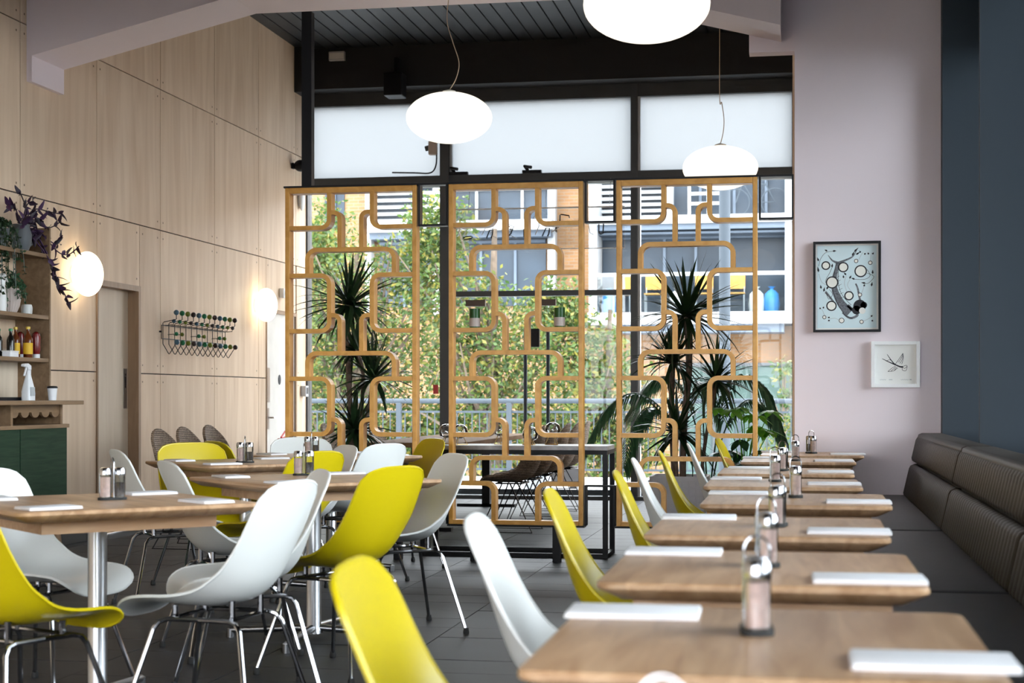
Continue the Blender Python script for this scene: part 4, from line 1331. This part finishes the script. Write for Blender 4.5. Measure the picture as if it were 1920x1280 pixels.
# ------------------------------------------------------------------ indoor plants
def blade(mat, bend, w0, fold=.25, n=6):
    vs, fs = [], []
    for i in range(n + 1):
        t = i / n
        w_ = w0 * (1 - t) ** .6 * min(1, .45 + t * 4)
        z = -bend * t ** 2.2
        x_ = t * (1 - .25 * bend * t)
        vs += [(x_, -w_, z + w_ * fold), (x_, 0, z), (x_, w_, z + w_ * fold)]
    for i in range(n):
        o = 3 * i
        fs += [(o, o + 1, o + 4, o + 3), (o + 1, o + 2, o + 5, o + 4)]
    me = bpy.data.meshes.new('leaf'); me.from_pydata(vs, [], fs); me.materials.append(mat)
    me.polygons.foreach_set('use_smooth', [True] * len(me.polygons))
    return me


DL = [blade(K['leaf_drac'], b, .034) for b in (.05, .2, .4, .65)]


def crown(plant, c, L, n, rd, emin=-28, emax=86):
    for i in range(n):
        t = (i + rd.random()) / n
        el = emax - (emax - emin) * t ** .8
        az = rd.uniform(0, 360)
        me = DL[min(3, int(rd.random() * 1.6 + t * 2.2))]
        M = Matrix.Translation(c) @ Matrix.Rotation(R(az), 4, 'Z') @ Matrix.Rotation(R(-el), 4, 'Y') @ Matrix.Rotation(R(rd.uniform(-25, 25)), 4, 'X') @ Matrix.Diagonal((L * rd.uniform(.75, 1.15), .62, L, 1))
        inst('leaf', me, plant, M=M)


def dracaena(label, base, stems, seed):
    rd = random.Random(seed)
    p = tag(empty('potted_dracaena', base), label, 'plant', 'tall indoor dracaenas')
    for pts, r, L, n in stems:
        q = [Vector(a) for a in pts]
        MB().tube(catmull([tuple(a) for a in q], 4), r, 8).build('stem', K['stem'], p, True)
        crown(p, q[-1] - Vector((0, 0, .02)), L, n, rd)
    return p


dl = dracaena('tall dracaena behind the left lattice panel', (-3.52, 12.35, 0),
              [([(.0, 0, .30), (-.02, 0, 1.0), (-.05, .02, 1.6), (-.03, 0, 1.86)], .022, .46, 92),
               ([(.03, .03, .30), (.06, .02, .9), (.08, .02, 1.3), (.02, 0, 1.50)], .016, .29, 44),
               ([(.06, -.03, .30), (.10, -.03, .8), (.15, -.02, 1.1), (.17, 0, 1.27)], .016, .40, 76),
               ([(-.02, -.04, .30), (.0, -.05, .6), (.03, -.05, .86)], .015, .38, 78)], 21)
dr = dracaena('tall dracaena with thick pale stem behind the right lattice panel', (-.93, 12.6, 0),
              [([(.02, 0, .48), (.03, 0, .9), (.07, 0, 1.35), (.05, 0, 1.76)], .026, .50, 112),
               ([(-.05, .03, .48), (-.07, .03, 1.0), (-.06, .02, 1.40)], .022, .38, 54),
               ([(.16, .02, .48), (.20, .02, .8), (.25, .02, 1.05), (.28, .02, 1.26)], .014, .40, 64),
               ([(-.02, -.05, .48), (-.03, -.06, .7), (-.02, -.06, .84)], .014, .42, 62)], 22)


def square_planter(p):
    b = MB().loops([rrect(-.20 - i, .20 + i, -.20 - i, .20 + i, .03, z) for z, i in ((0, 0), (.48, .025), (.50, .025), (.50, .005), (.46, .0))])
    o = b.build('planter', K['planter'], p, True, angle=30)
    sq = MB().box(-.022, .022, -.014, .006, -.022, .022).mesh('embossed_square', K['planter'])
    for k in range(4):
        for i in range(7):
            for j in range(8):
                zz = .04 + j * .058
                e = .2 + .025 * zz / .48
                M = Matrix.Rotation(R(90 * k), 4, 'Z') @ Matrix.Translation(((i - 3) * .057, -e, zz))
                inst('embossed_square', sq, o, M=M)
    MB().lathe([(.18, .44), (.17, .47)], 20).build('soil', K['soil'], p)


square_planter(dr)
MB().lathe([(.13, 0), (.18, .28), (.19, .30), (.17, .30), (.165, .27)], 24).build('pot', K['pot_grey'], dl, True)
MB().lathe([(.165, .25), (.16, .275)], 20).build('soil', K['soil'], dl)


def palm(label, base, fronds, seed):
    rd = random.Random(seed)
    p = tag(empty('potted_palm', base), label, 'plant')
    for pts, L in fronds:
        C = catmull([tuple(a) for a in pts], 8)
        m = MB().tube(C, [.007 * (1 - .8 * i / len(C)) + .001 for i in range(len(C))], 5)
        N = len(C)
        for i in range(int(N * .3), N - 1):
            for sub in (0, .5):
                t = (i + sub) / N
                a = Vector(C[i]).lerp(Vector(C[i + 1]), sub)
                d = (Vector(C[i + 1]) - Vector(C[i])).normalized()
                sd = d.cross(Vector((0, 0, 1)))
                if sd.length < .05: sd = Vector((1, 0, 0))
                sd.normalize()
                ll = L * (1 - abs(t - .55) * 1.3) * rd.uniform(.85, 1.1)
                for s_ in (-1, 1):
                    e1 = a + (sd * s_ * .55 + d * .55 + Vector((0, 0, -.15))) * ll * .5
                    e2 = e1 + (sd * s_ * .22 + d * .35 + Vector((0, 0, -.85))) * ll * .55
                    wv = Vector((0, 0, 1)).cross(e2 - a); wv = (wv.normalized() if wv.length > 1e-4 else d) * .011
                    m.add([a - wv * .4, a + wv * .4, e1 + wv, e1 - wv, e2], [(0, 1, 2, 3), (3, 2, 4)])
        me = bpy.data.meshes.new('frond'); me.from_pydata(m.v, [], m.f); me.materials.append(K['leaf_palm'])
        o = bpy.data.objects.new('frond', me); col.objects.link(o); o.parent = p
    MB().lathe([(.11, 0), (.15, .24), (.16, .26), (.145, .26), (.14, .23)], 24).build('pot', K['pot_dark'], p, True)
    for z in (.08, .13, .18): MB().lathe([(.1275 + z * .14, z), (.135 + z * .14, z + .012), (.1285 + z * .14, z + .024)], 24).build('pot_rib', K['pot_dark'], p, True)
    MB().lathe([(.14, .21), (.13, .235)], 18).build('soil', K['soil'], p)


pm = palm('feathery palm with drooping fronds behind the right lattice panel', (-.75, 13.35, 0),
     [([(0, 0, .22), (-.25, -.1, .85), (-.55, -.2, 1.14), (-.80, -.3, 1.03), (-.98, -.35, .70)], .34),
      ([(0, 0, .22), (-.2, -.2, .8), (-.42, -.5, 1.03), (-.55, -.7, .90), (-.62, -.8, .55)], .32),
      ([(0, 0, .22), (.08, -.1, .85), (.2, -.15, 1.26), (.45, -.2, 1.20), (.62, -.25, .78)], .42),
      ([(0, 0, .22), (-.05, .1, .9), (-.05, .2, 1.20), (.0, .4, 1.22), (.1, .6, .9)], .34),
      ([(0, 0, .22), (.12, 0, .8), (.3, .05, 1.08), (.48, .1, 1.0), (.6, .1, .72)], .34),
      ([(0, 0, .22), (-.12, .1, .9), (-.3, .2, 1.25), (-.5, .3, 1.25), (-.7, .35, .98)], .34)], 31)

# bright broad-leaved plant
bp_ = tag(empty('potted_schefflera', (-.42, 12.55, 0)), 'bright green broad-leaved plant behind the right lattice panel', 'plant')
rd = random.Random(41)
ov = []
for i in range(7):
    t = i / 6
    w_ = .24 * math.sin(math.pi * (.08 + .92 * t)) ** .8 if t < 1 else 0
    ov += [(t, -w_, .12 * w_ - .18 * t * t), (t, 0, -.18 * t * t), (t, w_, .12 * w_ - .18 * t * t)]
of = []
for i in range(6):
    o = 3 * i
    of += [(o, o + 1, o + 4, o + 3), (o + 1, o + 2, o + 5, o + 4)]
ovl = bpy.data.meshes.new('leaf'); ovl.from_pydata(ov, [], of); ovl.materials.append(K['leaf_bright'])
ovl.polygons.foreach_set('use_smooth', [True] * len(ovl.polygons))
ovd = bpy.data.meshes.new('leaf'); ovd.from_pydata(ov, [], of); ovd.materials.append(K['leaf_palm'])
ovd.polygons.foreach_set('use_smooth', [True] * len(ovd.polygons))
for k in range(20):
    az, hgt, rad = rd.uniform(0, 360), rd.uniform(.55, 1.06), rd.uniform(.04, .24)
    c = Vector((rad * math.cos(R(az)), rad * math.sin(R(az)), hgt))
    MB().tube([(0, 0, .3), (c.x * .4, c.y * .4, hgt * .75), c], .004, 5).build('stalk', K['leaf_bright'], bp_, True)
    for q in range(6):
        a2 = az + 60 * q + rd.uniform(-12, 12)
        M = Matrix.Translation(c) @ Matrix.Rotation(R(a2), 4, 'Z') @ Matrix.Rotation(R(rd.uniform(0, 30)), 4, 'Y') @ Matrix.Diagonal((rd.uniform(.10, .16),) * 3 + (1,))
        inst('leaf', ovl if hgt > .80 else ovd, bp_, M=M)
MB().lathe([(.10, 0), (.14, .30), (.15, .32), (.135, .32), (.13, .29)], 22).build('pot', K['pot_grey'], bp_, True)
MB().lathe([(.13, .27), (.12, .295)], 18).build('soil', K['soil'], bp_)

# ------------------------------------------------------------------ ball coat rack on the plywood wall
rk = tag(empty('coat_rack', (LW, 0, 0)), 'black wire coat rack with rows of blue, green, olive and brown balls', 'coat rack')
cl = ['ball_blue', 'ball_green', 'ball_olive', 'ball_brown']
bmesh_ = {(c, r): MB().ell((0, 0, 0), r, r, r, 16, 10).mesh('ball', K[c], True) for c in cl for r in (.0235, .018)}
y0, pt = 13.11, .132
wire_up = MB().tube([(.012, 0, 1.575), (.012, 0, 1.755), (.022, 0, 1.765), (.125, 0, 1.783), (.135, 0, 1.79), (.135, 0, 1.835)], .0035, 6).mesh('hook_wire', K['black'], True)
wire_dn = MB().tube([(.012, 0, 1.575), (.065, 0, 1.488), (.072, 0, 1.488), (.13, 0, 1.575)], .0035, 6).mesh('zigzag_wire', K['black'], True)
wire_md = MB().tube([(.014, 0, 1.735), (.10, 0, 1.74), (.105, 0, 1.765)], .003, 6).mesh('short_wire', K['black'], True)
for i in range(12):
    y = y0 + i * pt
    inst('hook_wire', wire_up, rk, (0, y, 0)); inst('zigzag_wire', wire_dn, rk, (0, y, 0)); inst('short_wire', wire_md, rk, (0, y + .02, 0))
    c = cl[i % 4]
    inst('ball', bmesh_[(c, .0235)], rk, (.135, y, 1.845)); inst('ball', bmesh_[(c, .0235)], rk, (.14, y, 1.588))
    inst('ball', bmesh_[(c, .018)], rk, (.105, y + .02, 1.772))
    if i % 4 in (1, 2):
        inst('ball', bmesh_[(c, .018)], rk, (.09, y - .02, 1.665))
        MB().tube([(.012, y - .02, 1.66), (.09, y - .02, 1.665)], .003, 6).build('short_wire', K['black'], rk)
for z in (1.735, 1.62):
    MB().tube([(.02, y0 - .05, z), (.02, y0 + 11 * pt + .05, z)], .004, 6).build('frame_bar', K['black'], rk)
for y in (y0 - .05, y0 + 11 * pt + .05):
    MB().tube([(.02, y, 1.62), (.02, y, 1.735)], .004, 6).build('frame_bar', K['black'], rk)
    MB().tube([(.0, y, 1.68), (.02, y, 1.68)], .008, 8).build('wall_fixing', K['black'], rk)

# ------------------------------------------------------------------ shelf unit with green-fronted cabinet
sh = tag(empty('shelf_unit', (LW, 10.5, 0)), 'dark oak open shelving fixed to the plywood wall at the left edge', 'shelf')
MB().box(.001, .26, -.02, .0, 1.09, 2.30).build('end_panel', K['shelf'], sh)
MB().box(.001, .02, -2.2, -.02, 1.09, 1.45).build('back_board', K['ply_door'], sh)
for z in (1.384, 1.684, 2.115):
    MB().box(.001, .255, -2.2, -.02, z - .028, z).build('shelf_board', K['shelf'], sh, bevel=.002)
MB().box(.001, .26, -2.22, -2.2, 1.09, 2.30).build('end_panel', K['shelf'], sh)
cb = tag(empty('sideboard', (LW, 10.2, 0)), 'sideboard with dark green stained front and scalloped wooden rail', 'sideboard')
MB().box(.02, .58, -2.0, .15, 1.062, 1.09).build('counter_top', K['shelf'], cb, bevel=.003)
MB().box(.03, .49, -1.95, .03, .24, .90).build('carcass', K['shelf'], cb)
for a, b in ((-1.95, -1.30), (-1.29, -.64), (-.63, .03)):
    MB().box(.491, .512, a, b, .235, .905).build('green_door', K['green_lam'], cb, bevel=.002)
MB().box(.03, .52, -1.97, .05, .905, .93).build('middle_board', K['shelf'], cb)
MB().box(.03, .05, -1.95, .03, .93, 1.062).build('back_board', K['shelf'], cb)
MB().box(.03, .48, .0, .03, .93, 1.062).build('side_board', K['shelf'], cb)
MB().box(.03, .50, -.74, -.71, .93, 1.062).build('divider', K['shelf'], cb)
sc_p = [(-.70, 1.06), (.02, 1.06), (.02, 1.01)]
nn = 5
for k in range(nn):
    c0 = .02 - (k + .5) * .72 / nn
    sc_p += [(c0 + .055 * math.cos(R(a)), 1.012 - .035 * math.sin(R(a))) for a in range(0, 181, 20)]
sc_p += [(-.70, 1.01)]
MB().prism(sc_p, 'x', .45, .468).build('scalloped_rail', K['shelf'], cb)
for x in (.08, .47):
    for y in (-1.85, -.05):
        MB().tube([(x, y, .24), (x + (.03 if x > .2 else -.02), y + (.03 if y > -1 else -.03), 0)], [.026, .015], 10).build('leg', K['jamb'], cb, True)


def sauce(label, y, x, z, body, lab, cap, h=.20, r=.027, grp='sauce bottles on the shelf', neck=.4):
    b = tag(empty('sauce_bottle', (LW + x, y, z)), label, 'bottle', grp)
    MB().lathe([(r * .95, 0), (r, .006), (r, h * .58), (r * .8, h * .68), (r * neck, h * .78), (r * neck, h * .94)], 16).build('body', K[body], b, True)
    MB().lathe([(r * neck + .003, h * .92), (r * neck + .003, h), (.004, h + .002)], 14).build('cap', K[cap], b, True)
    if lab: MB().lathe([(r + .0008, h * .12), (r + .0008, h * .48)], 16).build('paper_label', K[lab], b, True)
    return b


zs = 1.384
sauce('soy sauce bottle with green cap, leftmost on the middle shelf', 10.00, .13, zs, 'soy', None, 'cap_green', .19)
sauce('soy sauce bottle with green cap, beside the yellow-labelled bottles', 10.13, .15, zs, 'soy', None, 'cap_green', .195)
sauce('yellow-labelled sauce bottle, left of the two', 10.22, .14, zs, 'sauce', 'label_yellow', 'cap_yellow', .21, .028)
sauce('yellow-labelled sauce bottle, right of the two', 10.30, .19, zs, 'sauce', 'label_yellow', 'cap_yellow', .215, .032)
sauce('amber sauce bottle behind the green-capped bottles', 10.10, .06, zs, 'sauce', None, 'cap_yellow', .21, .025)
for y, x, lb in ((10.38, .09, 'ketchup squeeze bottle standing on its white cap, behind'), (10.40, .20, 'ketchup squeeze bottle standing on its white cap, in front')):
    b = tag(empty('ketchup_bottle', (LW + x, y, zs)), lb, 'bottle', 'ketchup bottles on the shelf')
    MB().lathe([(.026, 0), (.026, .028)], 16).build('cap', K['label_white'], b, True)
    MB().lathe([(.022, .028), (.031, .055), (.028, .10), (.032, .14), (.026, .172), (.008, .185)], 16).build('body', K['ketchup'], b, True)
b = tag(empty('napkin_box', (LW + .20, 10.03, zs)), 'small white box in front of the soy bottles', 'box')
MB().box(-.03, .03, -.06, .06, 0, .035).build('body', K['label_white'], b, bevel=.003)
MB().box(-.032, .032, -.062, .062, .035, .042).build('lid', K['white_ceramic'], b)
b = tag(empty('white_bottle', (LW + .16, 9.88, zs)), 'plain white bottle at the left end of the middle shelf', 'bottle')
MB().lathe([(.03, 0), (.032, .01), (.032, .12), (.018, .15)], 16).build('body', K['white_ceramic'], b, True)
MB().lathe([(.019, .15), (.019, .175)], 14).build('cap', K['plastic_white'], b, True)

z1 = 1.684
v = tag(empty('ribbed_pot_plant', (LW + .14, 10.12, z1)), 'ribbed pale pottery pot with a small fern', 'plant')
prof = [(.050, 0), (.072, .05), (.080, .10), (.075, .155), (.066, .17), (.060, .165), (.058, .14)]
vs, fs = [], []
N = 48
for r_, z in prof:
    for k in range(N):
        rr = r_ * (1 + (.03 if k % 2 else -.01))
        vs.append((rr * math.cos(2 * math.pi * k / N), rr * math.sin(2 * math.pi * k / N), z))
for i in range(len(prof) - 1):
    for k in range(N): fs.append((i * N + k, i * N + (k + 1) % N, (i + 1) * N + (k + 1) % N, (i + 1) * N + k))
fs.append(tuple(range(N)))
MB().add(vs, fs).build('pot', K['pot_rib'], v, True, angle=15)
rd = random.Random(51)


def sprigs(parent, n, c, spread, drop, L, mat, rd, leafs=16, lw=.35, up=.12):
    """hanging stems with little leaves; one mesh per stem"""
    for i in range(n):
        az = rd.uniform(0, 2 * math.pi)
        e = Vector((math.cos(az) * spread * rd.uniform(.4, 1), math.sin(az) * spread * rd.uniform(.4, 1), 0))
        p0 = Vector(c)
        pts = [p0, p0 + e * .5 + Vector((0, 0, up * rd.uniform(.4, 1))), p0 + e + Vector((0, 0, up * .4 - drop * rd.random() * .4)), p0 + e * 1.15 + Vector((0, 0, -drop * rd.uniform(.3, 1)))]
        if pts[-1].x + parent.location.x < LW + .05: 
            for q in pts: q.x = max(q.x, LW + .04 - parent.location.x)
        C = catmull([tuple(q) for q in pts], 6)
        m = MB().tube(C, .0022, 4)
        for k in range(leafs):
            q = Vector(C[rd.randrange(3, len(C))])
            a = Vector((rd.gauss(0, 1), rd.gauss(0, 1), rd.gauss(0, .7))).normalized()
            bb = a.cross(Vector((rd.gauss(0, 1), rd.gauss(0, 1), rd.gauss(0, 1)))).normalized()
            l = L * rd.uniform(.6, 1.2)
            m.add([q, q + a * l * .4 + bb * l * lw * .5, q + a * l, q + a * l * .4 - bb * l * lw * .5], [(0, 1, 2), (0, 2, 3)])
        me = bpy.data.meshes.new('sprig'); me.from_pydata(m.v, [], m.f); me.materials.append(mat)
        o = bpy.data.objects.new('sprig', me); col.objects.link(o); o.parent = parent


sprigs(v, 16, (0, 0, .16), .15, .10, .035, K['leaf_palm'], rd, 22, .5)
v = tag(empty('bird_figurine', (LW + .19, 9.93, z1)), 'white ceramic bird figurine at the left edge of the shelf', 'figurine')
MB().lathe([(.03, 0), (.034, .04), (.03, .11), (.022, .17), (.026, .215)], 16).build('body', K['white_ceramic'], v, True)
MB().ell((0, .012, .235), .026, .036, .024, 16, 10).tube([(0, .03, .232), (0, .085, .205)], [.016, .004], 10).build('head', K['white_ceramic'], v, True)
v = tag(empty('candle_cup', (LW + .15, 10.36, z1)), 'small rounded white cup on the upper shelf', 'cup')
MB().lathe([(.03, 0), (.038, .012), (.04, .05), (.034, .072), (.028, .072), (.027, .03)], 20).build('cup', K['white_ceramic'], v, True)
MB().lathe([(.027, .02), (.026, .05)], 16).build('wax', K['cream'], v, True)

z2 = 2.115
v = tag(empty('trailing_plant', (LW + .14, 9.98, z2)), 'green trailing plant hanging down at the left edge', 'plant')
MB().lathe([(.05, 0), (.075, .12), (.08, .13), (.07, .13), (.068, .11)], 20).build('pot', K['pot_grey'], v, True)
sprigs(v, 34, (0.02, 0, .12), .15, .48, .028, K['leaf_drac'], rd, 34, .7, .08)
v = tag(empty('purple_trailing_plant', (LW + .15, 10.28, z2)), 'purple trailing plant in a grey jug on the top shelf', 'plant')
MB().lathe([(.045, 0), (.07, .06), (.072, .12), (.055, .17), (.06, .19), (.052, .19), (.045, .165)], 20).build('jug', K['pot_grey'], v, True)
MB().tube([(.03, .06, .15), (.03, .105, .14), (.03, .10, .06), (.03, .068, .05)], .008, 8).build('jug_handle', K['pot_grey'], v, True)
# long stems with pointed leaves
PS = [[(0, 0, .17), (.03, .02, .28), (.06, -.14, .40)], [(0, 0, .17), (.05, .08, .30), (.10, .22, .30), (.12, .36, .30)],
      [(0, 0, .17), (.05, .10, .22), (.10, .22, .19), (.12, .36, .25)], [(0, 0, .17), (.06, .14, .16), (.12, .30, .03), (.14, .44, .02), (.15, .58, .09)],
      [(0, 0, .17), (.06, .12, .12), (.12, .24, -.10), (.14, .30, -.24)], [(0, 0, .17), (.06, .14, .10), (.12, .26, -.16), (.14, .36, -.26), (.15, .42, -.33)],
      [(0, 0, .17), (-.02, -.05, .30), (0, -.20, .30)], [(0, 0, .17), (.04, .0, .32), (.05, .08, .36)], [(0, 0, .17), (.06, .10, .08), (.12, .20, -.06), (.12, .24, -.16)],
      [(0, 0, .17), (.05, .06, .24), (.08, .14, .24)], [(0, 0, .17), (.06, -.08, .22), (.10, -.18, .16)], [(0, 0, .17), (.06, .16, .14), (.11, .30, .08), (.12, .38, .15)]]
pl_me = blade(K['leaf_purple'], .2, .32, .3)
for pts in PS:
    C = catmull(pts, 6)
    MB().tube(C, .0045, 5).build('stem', K['leaf_purple'], v, True)
    for k in range(2, len(C), 3):
        q = Vector(C[k]); d = (Vector(C[k]) - Vector(C[k - 1])).normalized()
        for s_ in (1, -1):
            a = (d * .7 + Vector((rd.gauss(0, .35), rd.gauss(0, .35), s_ * .6))).normalized()
            y_ = a.orthogonal().normalized()
            M = Matrix.Translation(q) @ a.to_track_quat('X', 'Z').to_matrix().to_4x4() @ Matrix.Rotation(rd.uniform(0, 6), 4, 'X') @ Matrix.Diagonal((rd.uniform(.055, .095), .062, .08, 1))
            inst('leaf', pl_me, v, M=M)

# on the counter
zc = 1.0902
v = tag(empty('spray_bottle', (LW + .33, 10.03, zc)), 'white trigger spray bottle on the sideboard', 'bottle')
MB().loops([[(p[0], p[1], z) for p in rrect(-.035 * w_, .035 * w_, -.045 * w_, .045 * w_, .02 * w_, 0)] for z, w_ in ((0, 1), (.06, 1), (.11, .75), (.16, .45), (.18, .38))]).build('body', K['plastic_white'], v, True, angle=60)
MB().lathe([(.018, .178), (.018, .205)], 14).build('collar', K['label_white'], v, True)
MB().prism([(.02, .205), (.02, .235), (-.02, .25), (-.075, .245), (-.08, .228), (-.03, .222), (-.02, .205)], 'x', -.014, .014).build('spray_head', K['label_white'], v, bevel=.004)
MB().tube([(0, -.03, .225), (0, -.045, .19), (0, -.06, .165)], .007, 8).build('trigger', K['label_white'], v, True)
MB().box(.0352, .036, -.035, .025, .03, .09).build('paper_label', K['ink_pale'], v)
v = tag(empty('blue_bottle', (LW + .30, 10.13, zc)), 'small blue plastic bottle behind the spray bottle', 'bottle')
MB().lathe([(.025, 0), (.027, .05), (.02, .075), (.01, .09)], 14).build('body', K['blue_plastic'], v, True)
MB().lathe([(.011, .09), (.011, .105)], 10).build('cap', K['label_white'], v, True)
v = tag(empty('takeaway_cup', (LW + .40, 10.24, zc)), 'white paper cup with a black lid on the sideboard', 'cup')
MB().lathe([(.026, 0), (.034, .085)], 18).build('cup', K['label_white'], v, True)
MB().lathe([(.036, .083), (.036, .092), (.03, .098), (.01, .099)], 18).build('lid', K['black'], v, True)
v = tag(empty('serving_tray', (LW + .22, 9.75, zc)), 'flat black tray on the sideboard', 'tray')
MB().box(-.15, .05, -.35, .45, 0, .012).build('tray', K['black'], v, bevel=.003)
MB().box(-.155, -.15, -.35, .45, 0, .022).box(.05, .055, -.35, .45, 0, .022).build('rim', K['black'], v)

# ------------------------------------------------------------------ polished fire extinguisher on a stand by the far wall
v = tag(empty('fire_extinguisher', (-5.25, 15.75, 0)), 'polished steel fire extinguisher with red fittings by the far wall', 'fire extinguisher')
MB().lathe([(.10, .18), (.105, .2), (.105, .55), (.085, .60), (.04, .635), (.025, .645), (.025, .665)], 20).build('cylinder', K['chrome'], v, True)
MB().box(-.03, .03, -.02, .02, .66, .69).tube([(0, .0, .70), (.0, .13, .76)], .010, 6).tube([(0, 0, .685), (0, .12, .70)], .010, 6).build('lever', K['red'], v)
MB().tube([(0, -.02, .67), (.02, -.12, .66), (.05, -.125, .5), (.06, -.11, .3)], .011, 8).build('hose', K['black'], v, True)
MB().box(-.13, .13, -.13, .13, 0, .02).lathe([(.02, .02), (.02, .16), (.11, .165), (.11, .18)], 12).build('stand', K['red'], v)
